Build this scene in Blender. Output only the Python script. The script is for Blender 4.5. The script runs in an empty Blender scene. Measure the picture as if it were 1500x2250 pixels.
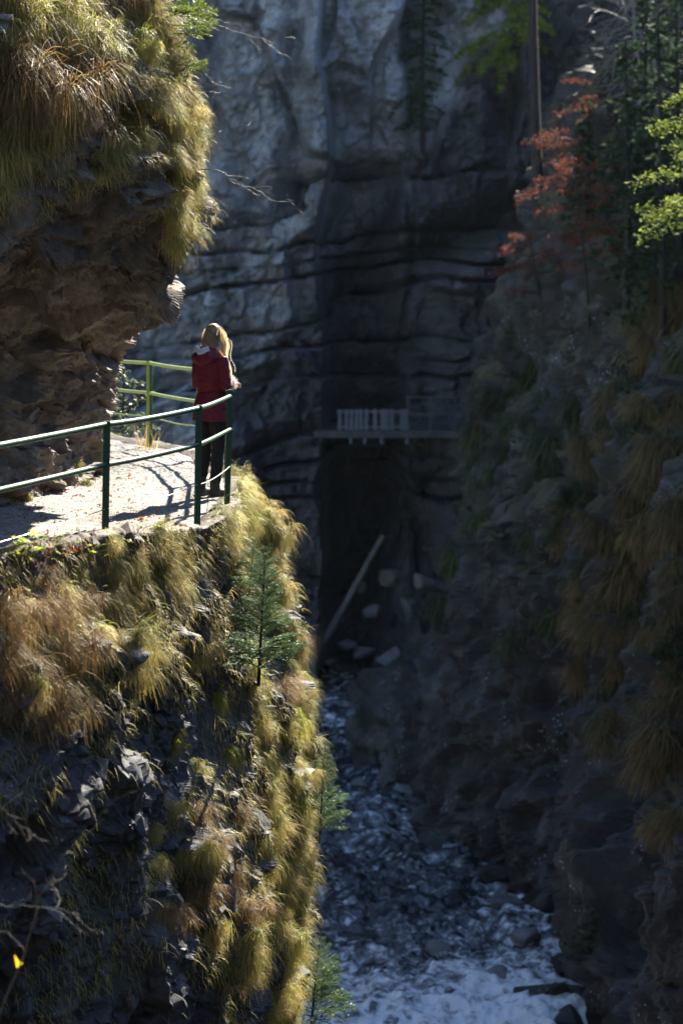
import bpy, bmesh, math, random
import numpy as np
from mathutils import Vector, Matrix, Quaternion
from mathutils.bvhtree import BVHTree
R = math.radians
random.seed(7)
rng = np.random.default_rng(7)
SC = bpy.context.scene
COL = SC.collection

# ------------------------------------------------------------------ camera, sky, sun, exposure
F_PX = 4500.0          # focal length in pixels of the 1500 x 2250 photograph
HZ = 574.0             # horizon row
cam_d = bpy.data.cameras.new('camera')
cam_d.sensor_fit = 'VERTICAL'; cam_d.sensor_height = 36; cam_d.sensor_width = 24
cam_d.lens = 72.0
cam_d.shift_y = -(1125 - HZ) / 2250.0
cam_d.clip_end = 600
cam_d.dof.use_dof = True
cam_d.dof.focus_distance = 19.0
cam_d.dof.aperture_fstop = 1.7
cam = bpy.data.objects.new('camera', cam_d); COL.objects.link(cam)
cam.location = (0, 0, 0); cam.rotation_euler = (R(90), 0, 0)
SC.camera = cam

SUN_AZ, SUN_EL = 23.0, 39.0      # azimuth to the right of the view direction (+Y), elevation
world = bpy.data.worlds.new('World'); SC.world = world
world.use_nodes = True
wn = world.node_tree
bg = wn.nodes['Background']
sky = wn.nodes.new('ShaderNodeTexSky'); sky.sky_type = 'NISHITA'; sky.sun_disc = False
sky.sun_elevation = R(SUN_EL); sky.sun_rotation = R(SUN_AZ)
sky.air_density = 1.0; sky.dust_density = 0.2; sky.ozone_density = 3.0
wn.links.new(sky.outputs[0], bg.inputs[0]); bg.inputs[1].default_value = 0.072
sun_d = bpy.data.lights.new('sun', 'SUN'); sun_d.energy = 5.0; sun_d.angle = R(0.55); sun_d.color = (1.0, 0.93, 0.80)
sun = bpy.data.objects.new('sun', sun_d); COL.objects.link(sun)
sd = Vector((math.sin(R(SUN_AZ)) * math.cos(R(SUN_EL)), math.cos(R(SUN_AZ)) * math.cos(R(SUN_EL)), math.sin(R(SUN_EL))))
sun.rotation_euler = sd.to_track_quat('Z', 'Y').to_euler()
sun.location = (20, 30, 40)
SC.view_settings.view_transform = 'Standard'; SC.view_settings.look = 'None'
SC.view_settings.gamma = 1.0; SC.view_settings.use_curve_mapping = False
SC.view_settings.exposure = 2.2
SC.cycles.use_denoising = True
SC.cycles.max_bounces = 8; SC.cycles.transparent_max_bounces = 8
SC.cycles.sample_clamp_indirect = 6.0

def at(px, py, D):
    return np.array([(px - 750) * D / F_PX, D, (HZ - py) * D / F_PX])

# ------------------------------------------------------------------ noise
def _hash(ix, iy, iz, seed):
    h = (ix.astype(np.int64) * 374761393 + iy.astype(np.int64) * 668265263 + iz.astype(np.int64) * 2147483647 + seed * 974634777) & 0xFFFFFFFF
    h = ((h ^ (h >> 13)) * 1274126177) & 0xFFFFFFFF
    h = ((h ^ (h >> 16)) * 2246822519) & 0xFFFFFFFF
    return ((h ^ (h >> 15)) & 0xFFFFFF) / float(0x1000000)

def vnoise(P, seed=0):
    i = np.floor(P).astype(np.int64); f = P - i
    u = f * f * f * (f * (f * 6 - 15) + 10)
    out = 0
    for dx in (0, 1):
        for dy in (0, 1):
            for dz in (0, 1):
                w = (u[:, 0] if dx else 1 - u[:, 0]) * (u[:, 1] if dy else 1 - u[:, 1]) * (u[:, 2] if dz else 1 - u[:, 2])
                out = out + w * _hash(i[:, 0] + dx, i[:, 1] + dy, i[:, 2] + dz, seed)
    return out * 2 - 1

def fbm(P, octv=4, seed=0, lac=2.03, gain=0.5):
    s = 0; a = 1.0; n = 0
    Q = P.copy()
    for k in range(octv):
        s = s + a * vnoise(Q, seed + k * 17); n += a
        Q = Q * lac + 3.7; a *= gain
    return s / n

def cells(P, seed=0, tilt=1.0, soft=0.14):
    """faceted cellular height: per-cell level plus a tilted plane, and the distance to the cell border"""
    i = np.floor(P).astype(np.int64)
    n = len(P)
    b1 = np.full(n, 1e9); b2 = np.full(n, 1e9); v1 = np.zeros(n); v2 = np.zeros(n)
    for dx in (-1, 0, 1):
        for dy in (-1, 0, 1):
            for dz in (-1, 0, 1):
                cx, cy, cz = i[:, 0] + dx, i[:, 1] + dy, i[:, 2] + dz
                r1 = _hash(cx, cy, cz, seed); r2 = _hash(cx, cy, cz, seed + 1); r3 = _hash(cx, cy, cz, seed + 2)
                ox = P[:, 0] - (cx + r1); oy = P[:, 1] - (cy + r2); oz = P[:, 2] - (cz + r3)
                d = ox * ox + oy * oy + oz * oz
                v = (((r1 * 7.3 + r2 * 5.1 + r3 * 3.7) % 1.0) * 2 - 1) + tilt * (ox * (r2 * 2 - 1) + oy * (r3 * 2 - 1) + oz * (r1 * 2 - 1))
                m = d < b1; m2 = (~m) & (d < b2)
                b2 = np.where(m, b1, np.where(m2, d, b2)); v2 = np.where(m, v1, np.where(m2, v, v2))
                v1 = np.where(m, v, v1); b1 = np.where(m, d, b1)
    e = np.sqrt(b2) - np.sqrt(b1)
    t = np.clip(e / soft, 0, 1); t = t * t * (3 - 2 * t)
    return v1 * (0.5 + 0.5 * t) + v2 * (0.5 - 0.5 * t), e

# ------------------------------------------------------------------ mesh helpers
def mesh_arrays(name, V, Fq, mat=None, col=None, smooth=False):
    V = np.ascontiguousarray(V, dtype=np.float32); Fq = np.ascontiguousarray(Fq, dtype=np.int32)
    me = bpy.data.meshes.new(name)
    n = Fq.shape[1]
    me.vertices.add(len(V)); me.vertices.foreach_set('co', V.ravel())
    me.loops.add(Fq.size); me.loops.foreach_set('vertex_index', Fq.ravel())
    me.polygons.add(len(Fq))
    me.polygons.foreach_set('loop_start', np.arange(0, Fq.size, n, dtype=np.int32))
    me.polygons.foreach_set('use_smooth', np.full(len(Fq), bool(smooth)))
    me.update(calc_edges=True)
    if col is not None:
        a = me.color_attributes.new('Col', 'FLOAT_COLOR', 'POINT')
        c4 = np.ones((len(V), 4), dtype=np.float32); c4[:, :3] = col
        a.data.foreach_set('color', c4.ravel())
    if mat: me.materials.append(mat)
    return me

def obj(name, me, parent=None, loc=None):
    o = bpy.data.objects.new(name, me); COL.objects.link(o)
    if parent: o.parent = parent
    if loc is not None: o.location = loc
    return o

def empty(name, loc=(0, 0, 0), rz=0):
    o = bpy.data.objects.new(name, None); COL.objects.link(o); o.location = loc; o.rotation_euler = (0, 0, rz)
    o.empty_display_size = 0.1
    return o

def tag(o, label, cat=None, group=None, kind=None):
    o['label'] = label
    if cat: o['category'] = cat
    if group: o['group'] = group
    if kind: o['kind'] = kind
    return o

def copy_tree(o, parent=None):
    c = o.copy(); COL.objects.link(c)
    c.parent = parent
    for ch in o.children:
        copy_tree(ch, c)
    return c

def crom(A, n, axis):
    """Catmull-Rom resampling of a control net along one axis"""
    A = np.moveaxis(A, axis, 0)
    m = A.shape[0]
    t = np.linspace(0, m - 1 - 1e-6, n); i = t.astype(int); f = (t - i).reshape(-1, *([1] * (A.ndim - 1)))
    p = lambda k: A[np.clip(k, 0, m - 1)]
    p0, p1, p2, p3 = p(i - 1), p(i), p(i + 1), p(i + 2)
    o = 0.5 * (2 * p1 + (p2 - p0) * f + (2 * p0 - 5 * p1 + 4 * p2 - p3) * f * f + (3 * p1 - p0 - 3 * p2 + p3) * f ** 3)
    return np.moveaxis(o, 0, axis)

def grid_faces(nr, nc):
    r, c = np.meshgrid(np.arange(nr - 1), np.arange(nc - 1), indexing='ij')
    a = (r * nc + c).ravel()
    return np.stack([a, a + 1, a + nc + 1, a + nc], 1)

def grid_normals(G):
    du = np.gradient(G, axis=1); dv = np.gradient(G, axis=0)
    n = np.cross(du, dv); n /= (np.linalg.norm(n, axis=2, keepdims=True) + 1e-9)
    return n

def tube(pts, rad, sides=6, cap=True):
    """tapered tube along a polyline; returns verts, quads"""
    pts = np.asarray(pts, float); n = len(pts); rad = np.broadcast_to(np.asarray(rad, float), (n,))
    T = np.gradient(pts, axis=0); T /= (np.linalg.norm(T, axis=1, keepdims=True) + 1e-9)
    up = np.array([0.0, 0, 1.0]) if abs(T[0, 2]) < 0.9 else np.array([1.0, 0, 0])
    V = []
    a = np.cross(T[0], up); a /= np.linalg.norm(a)
    for k in range(n):
        a = a - T[k] * a.dot(T[k]); a /= (np.linalg.norm(a) + 1e-9)
        b = np.cross(T[k], a)
        th = np.arange(sides) / sides * 2 * math.pi
        V.append(pts[k] + rad[k] * (np.cos(th)[:, None] * a + np.sin(th)[:, None] * b))
    V = np.concatenate(V)
    Q = []
    for k in range(n - 1):
        for s in range(sides):
            Q.append((k * sides + s, k * sides + (s + 1) % sides, (k + 1) * sides + (s + 1) % sides, (k + 1) * sides + s))
    return V, np.array(Q, dtype=np.int32)

class Acc:
    """collects quad geometry with vertex colours"""
    def __init__(s): s.V = []; s.F = []; s.C = []; s.n = 0
    def add(s, V, Fq, col=(1, 1, 1)):
        V = np.asarray(V, float); s.V.append(V); s.F.append(np.asarray(Fq) + s.n); s.n += len(V)
        c = np.asarray(col, float)
        s.C.append(np.broadcast_to(c, (len(V), 3)) if c.ndim == 1 else c)
    def mesh(s, name, mat, smooth=False):
        return mesh_arrays(name, np.concatenate(s.V), np.concatenate(s.F), mat, np.concatenate(s.C), smooth)

def box_arr(c, d):
    c = np.asarray(c, float); d = np.asarray(d, float) / 2
    V = np.array([[x, y, z] for x in (-1, 1) for y in (-1, 1) for z in (-1, 1)], float) * d + c
    Fq = np.array([[0, 1, 3, 2], [4, 6, 7, 5], [0, 4, 5, 1], [2, 3, 7, 6], [0, 2, 6, 4], [1, 5, 7, 3]])
    return V, Fq

# ------------------------------------------------------------------ materials
def new_mat(name):
    m = bpy.data.materials.new(name); m.use_nodes = True
    nt = m.node_tree; b = nt.nodes['Principled BSDF']
    return m, nt, b

def N(nt, t, **kw):
    n = nt.nodes.new(t)
    for k, v in kw.items(): setattr(n, k, v)
    return n

def noise_node(nt, vec, scale, detail=6, rough=0.6, dist=0.0):
    n = N(nt, 'ShaderNodeTexNoise'); n.inputs['Scale'].default_value = scale; n.inputs['Detail'].default_value = detail
    n.inputs['Roughness'].default_value = rough; n.inputs['Distortion'].default_value = dist
    nt.links.new(vec, n.inputs['Vector']); return n.outputs['Fac']

def ramp(nt, fac, stops):
    r = N(nt, 'ShaderNodeValToRGB'); e = r.color_ramp.elements
    while len(e) < len(stops): e.new(0.5)
    for k, (p, c) in enumerate(stops):
        e[k].position = p; e[k].color = (*c, 1) if len(c) == 3 else c
    nt.links.new(fac, r.inputs[0]); return r.outputs[0]

def mix(nt, fac, a, b, mode='MIX'):
    n = N(nt, 'ShaderNodeMix', data_type='RGBA', blend_type=mode)
    if isinstance(fac, (int, float)): n.inputs[0].default_value = fac
    else: nt.links.new(fac, n.inputs[0])
    for i, v in ((6, a), (7, b)):
        if isinstance(v, tuple): n.inputs[i].default_value = (*v, 1)
        else: nt.links.new(v, n.inputs[i])
    return n.outputs[2]

def scaled(nt, vec, s):
    m = N(nt, 'ShaderNodeMapping'); m.inputs['Scale'].default_value = s
    nt.links.new(vec, m.inputs[0]); return m.outputs[0]

def rock_mat(name, c_dark, c_mid, c_light, stain, scale=1.0, wet=0.5, lichen=0.5, moss=None, streak=0.5, soil=False, recess_shade=False):
    m, nt, b = new_mat(name)
    geo = N(nt, 'ShaderNodeNewGeometry'); pos = geo.outputs['Position']
    big = noise_node(nt, pos, 0.7 * scale, 6, 0.65, 0.6)
    med = noise_node(nt, pos, 4.0 * scale, 8, 0.7, 0.3)
    fine = noise_node(nt, pos, 26 * scale, 6, 0.7)
    c = ramp(nt, med, [(0.28, c_dark), (0.5, c_mid), (0.72, c_light)])
    c = mix(nt, ramp(nt, big, [(0.38, (0, 0, 0)), (0.62, (1, 1, 1))]), c, stain)
    st = noise_node(nt, scaled(nt, pos, (2.2 * scale, 2.2 * scale, 0.22 * scale)), 1.0, 5, 0.6, 0.4)
    c = mix(nt, ramp(nt, st, [(0.52, (0, 0, 0)), (0.68, (streak,) * 3)]), c, tuple(x * 0.35 for x in c_dark))
    c = mix(nt, 0.35, c, ramp(nt, fine, [(0.3, (0.25,) * 3), (0.7, (1.3,) * 3)]), 'MULTIPLY')
    if lichen > 0:
        v = N(nt, 'ShaderNodeTexVoronoi'); v.inputs['Scale'].default_value = 22 * scale
        nt.links.new(pos, v.inputs['Vector'])
        lf = ramp(nt, v.outputs['Distance'], [(0.16, (1, 1, 1)), (0.26, (0, 0, 0))])
        lm = ramp(nt, noise_node(nt, pos, 2.1 * scale, 4, 0.6), [(0.54, (0, 0, 0)), (0.66, (lichen,) * 3)])
        c = mix(nt, mix(nt, 1.0, lf, lm, 'MULTIPLY'), c, (0.42, 0.44, 0.42))
    if moss:
        sp = N(nt, 'ShaderNodeSeparateXYZ'); nt.links.new(geo.outputs['Normal'], sp.inputs[0])
        ad = N(nt, 'ShaderNodeMath', operation='ADD'); nt.links.new(sp.outputs[2], ad.inputs[0])
        mn = noise_node(nt, pos, 1.6 * scale, 5, 0.65); 
        ms = N(nt, 'ShaderNodeMath', operation='MULTIPLY_ADD'); nt.links.new(mn, ms.inputs[0]); ms.inputs[1].default_value = 2.6; ms.inputs[2].default_value = -1.15
        nt.links.new(ms.outputs[0], ad.inputs[1])
        pz_ = N(nt, 'ShaderNodeSeparateXYZ'); nt.links.new(pos, pz_.inputs[0])   # moss fades out towards the bottom
        mz_ = N(nt, 'ShaderNodeMapRange'); nt.links.new(pz_.outputs[2], mz_.inputs[0]); mz_.inputs[1].default_value = -10.5; mz_.inputs[2].default_value = -6.0
        mfac = N(nt, 'ShaderNodeMath', operation='MULTIPLY'); nt.links.new(ad.outputs[0], mfac.inputs[0]); nt.links.new(mz_.outputs[0], mfac.inputs[1])
        c = mix(nt, ramp(nt, mfac.outputs[0], [(0.42, (0, 0, 0)), (0.75, (1, 1, 1))]), c, mix(nt, fine, tuple(x * 0.5 for x in moss), moss))
    if recess_shade:   # shade of the recess right of the pale pillar, painted into the colour
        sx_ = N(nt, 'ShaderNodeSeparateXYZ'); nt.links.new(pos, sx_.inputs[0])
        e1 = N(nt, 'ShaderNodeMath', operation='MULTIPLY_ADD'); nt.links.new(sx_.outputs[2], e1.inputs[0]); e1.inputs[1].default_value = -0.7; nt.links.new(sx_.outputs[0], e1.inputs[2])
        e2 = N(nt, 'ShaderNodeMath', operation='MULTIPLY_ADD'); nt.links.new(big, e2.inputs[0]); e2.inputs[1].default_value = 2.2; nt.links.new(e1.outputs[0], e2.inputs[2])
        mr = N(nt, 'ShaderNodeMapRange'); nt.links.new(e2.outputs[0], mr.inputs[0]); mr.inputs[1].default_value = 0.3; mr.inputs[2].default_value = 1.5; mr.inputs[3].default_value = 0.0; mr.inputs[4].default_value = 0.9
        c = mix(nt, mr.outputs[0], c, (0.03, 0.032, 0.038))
    if soil:   # earth and rotting leaves lying on the rounded top of the bank
        sz_ = N(nt, 'ShaderNodeSeparateXYZ'); nt.links.new(pos, sz_.inputs[0])
        sm2 = N(nt, 'ShaderNodeMath', operation='MULTIPLY_ADD'); nt.links.new(med, sm2.inputs[0]); sm2.inputs[1].default_value = 0.5; nt.links.new(sz_.outputs[2], sm2.inputs[2])
        mr = N(nt, 'ShaderNodeMapRange'); nt.links.new(sm2.outputs[0], mr.inputs[0]); mr.inputs[1].default_value = -2.35; mr.inputs[2].default_value = -2.15
        c = mix(nt, mr.outputs[0], c, ramp(nt, fine, [(0.3, (0.022, 0.016, 0.011)), (0.55, (0.07, 0.05, 0.033)), (0.75, (0.14, 0.10, 0.07))]))
    nt.links.new(c, b.inputs['Base Color'])
    rg = ramp(nt, noise_node(nt, pos, 3.0 * scale, 5, 0.6), [(0.35, (0.9 - 0.6 * wet,) * 3), (0.6, (0.92,) * 3)])
    nt.links.new(rg, b.inputs['Roughness'])
    b.inputs['Specular IOR Level'].default_value = 0.45
    bp = N(nt, 'ShaderNodeBump'); bp.inputs['Strength'].default_value = 0.55; bp.inputs['Distance'].default_value = 0.03 / scale
    hm = mix(nt, 0.5, med, fine); nt.links.new(hm, bp.inputs['Height']); nt.links.new(bp.outputs[0], b.inputs['Normal'])
    return m

def leaf_mat(name, trans=0.45, rough=0.55, var=0.35, tint=(1, 1, 1), spec=0.3):
    """two-sided thin foliage; colour from the piece itself, slightly different on every object"""
    m = bpy.data.materials.new(name); m.use_nodes = True; nt = m.node_tree
    b = nt.nodes['Principled BSDF']; out = nt.nodes['Material Output']
    at_ = N(nt, 'ShaderNodeAttribute'); at_.attribute_name = 'Col'
    oi = N(nt, 'ShaderNodeObjectInfo')
    mr = N(nt, 'ShaderNodeMapRange'); nt.links.new(oi.outputs['Random'], mr.inputs[0]); mr.inputs[3].default_value = 1 - var; mr.inputs[4].default_value = 1 + var * 0.6
    c = mix(nt, 1.0, at_.outputs['Color'], mr.outputs[0], 'MULTIPLY')
    c = mix(nt, 1.0, c, tint, 'MULTIPLY')
    nt.links.new(c, b.inputs['Base Color']); b.inputs['Roughness'].default_value = rough; b.inputs['Specular IOR Level'].default_value = spec
    tr = N(nt, 'ShaderNodeBsdfTranslucent'); nt.links.new(c, tr.inputs[0])
    ms = N(nt, 'ShaderNodeMixShader'); ms.inputs[0].default_value = trans
    nt.links.new(b.outputs[0], ms.inputs[1]); nt.links.new(tr.outputs[0], ms.inputs[2]); nt.links.new(ms.outputs[0], out.inputs[0])
    return m

def paint_mat(name, c1, c2, rough=0.4, metal=0.0, scale=14, wear=None):
    m, nt, b = new_mat(name)
    tc = N(nt, 'ShaderNodeTexCoord'); pos = tc.outputs['Object']
    c = mix(nt, ramp(nt, noise_node(nt, pos, scale, 6, 0.65), [(0.35, (0, 0, 0)), (0.65, (1, 1, 1))]), c1, c2)
    if wear:
        c = mix(nt, ramp(nt, noise_node(nt, pos, scale * 2.5, 8, 0.75), [(0.6, (0, 0, 0)), (0.68, (1, 1, 1))]), c, wear)
    nt.links.new(c, b.inputs['Base Color'])
    nt.links.new(ramp(nt, noise_node(nt, pos, scale * 3, 4), [(0.3, (rough * 0.75,) * 3), (0.7, (min(1, rough * 1.35),) * 3)]), b.inputs['Roughness'])
    b.inputs['Metallic'].default_value = metal
    bp = N(nt, 'ShaderNodeBump'); bp.inputs['Strength'].default_value = 0.25; bp.inputs['Distance'].default_value = 0.004
    nt.links.new(noise_node(nt, pos, scale * 6, 5), bp.inputs['Height']); nt.links.new(bp.outputs[0], b.inputs['Normal'])
    return m

M = {}
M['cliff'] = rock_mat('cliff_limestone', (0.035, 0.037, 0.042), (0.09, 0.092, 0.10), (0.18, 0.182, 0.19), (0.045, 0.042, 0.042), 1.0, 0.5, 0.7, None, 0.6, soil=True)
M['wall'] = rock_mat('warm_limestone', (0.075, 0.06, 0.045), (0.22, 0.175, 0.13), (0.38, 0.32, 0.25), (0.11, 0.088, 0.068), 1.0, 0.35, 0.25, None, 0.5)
M['far'] = rock_mat('far_limestone', (0.10, 0.108, 0.12), (0.34, 0.355, 0.38), (0.6, 0.62, 0.65), (0.21, 0.215, 0.225), 0.22, 0.35, 0.0, None, 0.8, recess_shade=True)
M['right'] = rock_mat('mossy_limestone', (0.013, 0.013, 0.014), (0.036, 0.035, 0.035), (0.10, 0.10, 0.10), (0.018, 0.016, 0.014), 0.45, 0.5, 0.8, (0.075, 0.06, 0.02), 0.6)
M['boulder'] = rock_mat('river_boulder', (0.09, 0.09, 0.09), (0.2, 0.2, 0.21), (0.36, 0.36, 0.37), (0.13, 0.13, 0.13), 0.6, 0.6, 0.2, None, 0.3)
M['grass'] = leaf_mat('grass_blade', 0.54, 0.5, 0.3)
M['fargrass'] = leaf_mat('far_grass_blade', 0.35, 0.6, 0.35)
M['needle'] = leaf_mat('spruce_needle', 0.3, 0.45, 0.2)
M['farneedle'] = leaf_mat('far_conifer', 0.3, 0.8, 0.2, spec=0.08)
M['farleaf'] = leaf_mat('far_leaf', 0.4, 0.8, 0.2, spec=0.08)
M['leaf'] = leaf_mat('broad_leaf', 0.5, 0.5, 0.15)
M['litter'] = leaf_mat('dead_leaf', 0.25, 0.7, 0.1)
M['bark'] = paint_mat('bark', (0.01, 0.008, 0.007), (0.028, 0.022, 0.018), 0.85, 0, 9)
M['twig'] = paint_mat('grey_twig', (0.11, 0.095, 0.08), (0.22, 0.2, 0.18), 0.6, 0, 20)
M['darktwig'] = paint_mat('dark_twig', (0.05, 0.038, 0.028), (0.09, 0.07, 0.05), 0.7, 0, 20)
M['log'] = paint_mat('bleached_log', (0.16, 0.145, 0.125), (0.27, 0.25, 0.225), 0.8, 0, 4)
M['green'] = paint_mat('green_paint', (0.006, 0.042, 0.019), (0.01, 0.06, 0.028), 0.42, 0, 10, (0.03, 0.03, 0.02))
M['palegreen'] = paint_mat('pale_green_paint', (0.20, 0.29, 0.05), (0.28, 0.34, 0.08), 0.5, 0, 10, (0.12, 0.16, 0.04))  # lighter yellow-green on the back rails and posts
M['wire'] = paint_mat('steel_wire', (0.3, 0.3, 0.3), (0.45, 0.45, 0.45), 0.4, 0.8, 20)

# ------------------------------------------------------------------ setting: left cliff below the path
PATH_Z = -2.31
def rockify(G, amp, seed, flat=1.6, big=1.0):
    nr, nc, _ = G.shape
    n = grid_normals(G).reshape(-1, 3); P = G.reshape(-1, 3)
    W = P + 0.25 * np.stack([fbm(P * 1.3, 2, seed + 50), fbm(P * 1.3 + 9, 2, seed + 51), fbm(P * 1.3 + 19, 2, seed + 52)], 1)
    W = W * np.array([1, 1, flat])
    d = 0.26 * big * fbm(P * 0.9, 4, seed)
    v1, b1 = cells(W * 1.5, seed + 1, 1.1, .05); v2, b2 = cells(W * 3.9 + 4.1, seed + 2, 1.3, .1); v3, b3 = cells(W * 9.5 + 7.7, seed + 3, 1.4, .25)
    d += 0.15 * v1 + 0.056 * v2 + 0.018 * v3
    d -= 0.05 * np.exp(-b1 / 0.06) + 0.028 * np.exp(-b2 / 0.08) + 0.012 * np.exp(-b3 / 0.12)
    d += 0.02 * fbm(P * 9, 4, seed + 9)
    return d * amp, n

# plan outline (x, y): smooth at the path edge, stepped into buttresses lower down
EDGE = np.array([(-3.9, 12.2), (-2.85, 13.6), (-2.32, 14.7), (-2.0, 15.5), (-1.72, 16.2), (-1.45, 16.9), (-1.22, 17.6), (-1.02, 18.4), (-0.88, 19.2), (-0.76, 19.9), (-0.72, 20.6), (-0.86, 21.8), (-1.25, 23.4), (-1.65, 24.9), (-2.5, 26.4), (-5.0, 31.0), (-9.0, 44.0)])
STEP = np.array([(-3.7, 13.1), (-2.85, 14.2), (-2.28, 14.75), (-2.38, 15.7), (-2.08, 16.05), (-2.2, 16.9), (-1.78, 17.3), (-1.75, 18.3), (-1.22, 18.9), (-1.2, 19.8), (-0.72, 20.5), (-0.82, 21.8), (-1.4, 23.5), (-1.9, 25.2), (-2.9, 27), (-5.2, 32.0), (-9.2, 45.0)])
FACE = np.array([(-4.0, 14.0), (-3.3, 14.8), (-2.85, 15.4), (-2.55, 15.9), (-2.28, 16.4), (-2.02, 16.9), (-1.78, 17.4), (-1.52, 18.0), (-1.22, 18.8), (-1.16, 19.7), (-0.72, 20.5), (-0.82, 21.8), (-1.4, 23.5), (-1.9, 25.2), (-2.9, 27), (-5.2, 32.0), (-9.2, 45.0)])
LV = [(-2.75, -0.75, 0.0), (-2.36, -0.3, 0.0), (-2.30, -0.06, 0.0), (-2.42, -0.02, 0.12), (-2.75, 0.06, 0.45), (-3.2, 0.22, 0.8), (-3.8, 0.40, 1), (-4.5, 0.5, 1), (-5.4, 0.5, 1), (-6.4, 0.44, 1), (-7.6, 0.3, 1), (-9.5, 0.25, 1), (-12.0, 0.35, 1), (-16.0, 0.6, 1)]
tn = np.gradient(EDGE, axis=0); nrm2 = np.stack([tn[:, 1], -tn[:, 0]], 1); nrm2 /= np.linalg.norm(nrm2, axis=1, keepdims=True)
for A_n in (EDGE, STEP, FACE):      # the nose stands a little further back
    A_n[:, 0] -= np.interp(np.arange(len(A_n)), [6, 8, 9, 12, 13], [0, .08, .17, .15, 0])
net = []
for (z, off, w) in LV:
    w2 = np.clip((-3.9 - z) / 0.9, 0, 1); low = STEP * (1 - w2) + FACE * w2
    xy = EDGE * (1 - w) + low * w + nrm2 * (off + np.interp(np.arange(len(EDGE)), [0, 6, 8, 16], [.12, .12, 0, 0]) * (z > -3.5))[:, None]
    zz = np.full(len(EDGE), z)
    if z > -2.5:
        zz = zz + np.interp(np.arange(len(EDGE)), [0, 2, 4, 5.5, 6.5, 16], [0.27, 0.25, 0.16, 0.05, 0, 0]) * (1 if z > -2.4 else 0.7)
    net.append(np.column_stack([xy, zz]))
net = np.array(net)
def net_grid(net, nr, nc, rowpos=None, colpos=None):
    G = crom(net, nr if rowpos is None else 400, 0); G = crom(G, nc if colpos is None else 400, 1)
    return G
NR, NC = 620, 560
def dens(w, n):
    """n parameter samples over len(w) spans with the given relative densities"""
    w = np.asarray(w, float); c = np.concatenate([[0], np.cumsum(w)]); return np.interp(np.linspace(0, c[-1], n), c, np.arange(len(c)))
def crom_at(A, t, axis):
    A = np.moveaxis(A, axis, 0); m = A.shape[0]
    t = np.clip(t, 0, m - 1 - 1e-6); i = t.astype(int); f = (t - i).reshape(-1, *([1] * (A.ndim - 1)))
    p = lambda k: A[np.clip(k, 0, m - 1)]
    p0, p1, p2, p3 = p(i - 1), p(i), p(i + 1), p(i + 2)
    o = 0.5 * (2 * p1 + (p2 - p0) * f + (2 * p0 - 5 * p1 + 4 * p2 - p3) * f * f + (3 * p1 - p0 - 3 * p2 + p3) * f ** 3)
    return np.moveaxis(o, 0, axis)
G = crom_at(net, dens([.5, .5, .5, .9, 1.1, 1.3, 1.5, 1.8, 2, 2, 2, 1.2, 1], NR), 0)
tc_ = dens([.7, 1.2, 1.2, 1, 1, 1, 1, 1, 1, 1, 1, .8, .6, .4, .4, .5], NC)
ti = np.clip(tc_.astype(int), 0, len(EDGE) - 2); tf = (tc_ - ti)[None, :, None]
G = G[:, ti] * (1 - tf) + G[:, ti + 1] * tf
d, n = rockify(G, 1.0, 11, flat=0.9)
fade = np.clip((-2.3 - G[:, :, 2].ravel()) / 0.5, 0.12, 1)
CL_V = G.reshape(-1, 3) + n * (d * fade)[:, None]
CL_F = grid_faces(NR, NC)
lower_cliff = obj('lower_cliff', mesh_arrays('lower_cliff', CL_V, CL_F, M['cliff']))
tag(lower_cliff, 'dark fractured limestone cliff falling from the path edge to the river', kind='structure')

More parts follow.
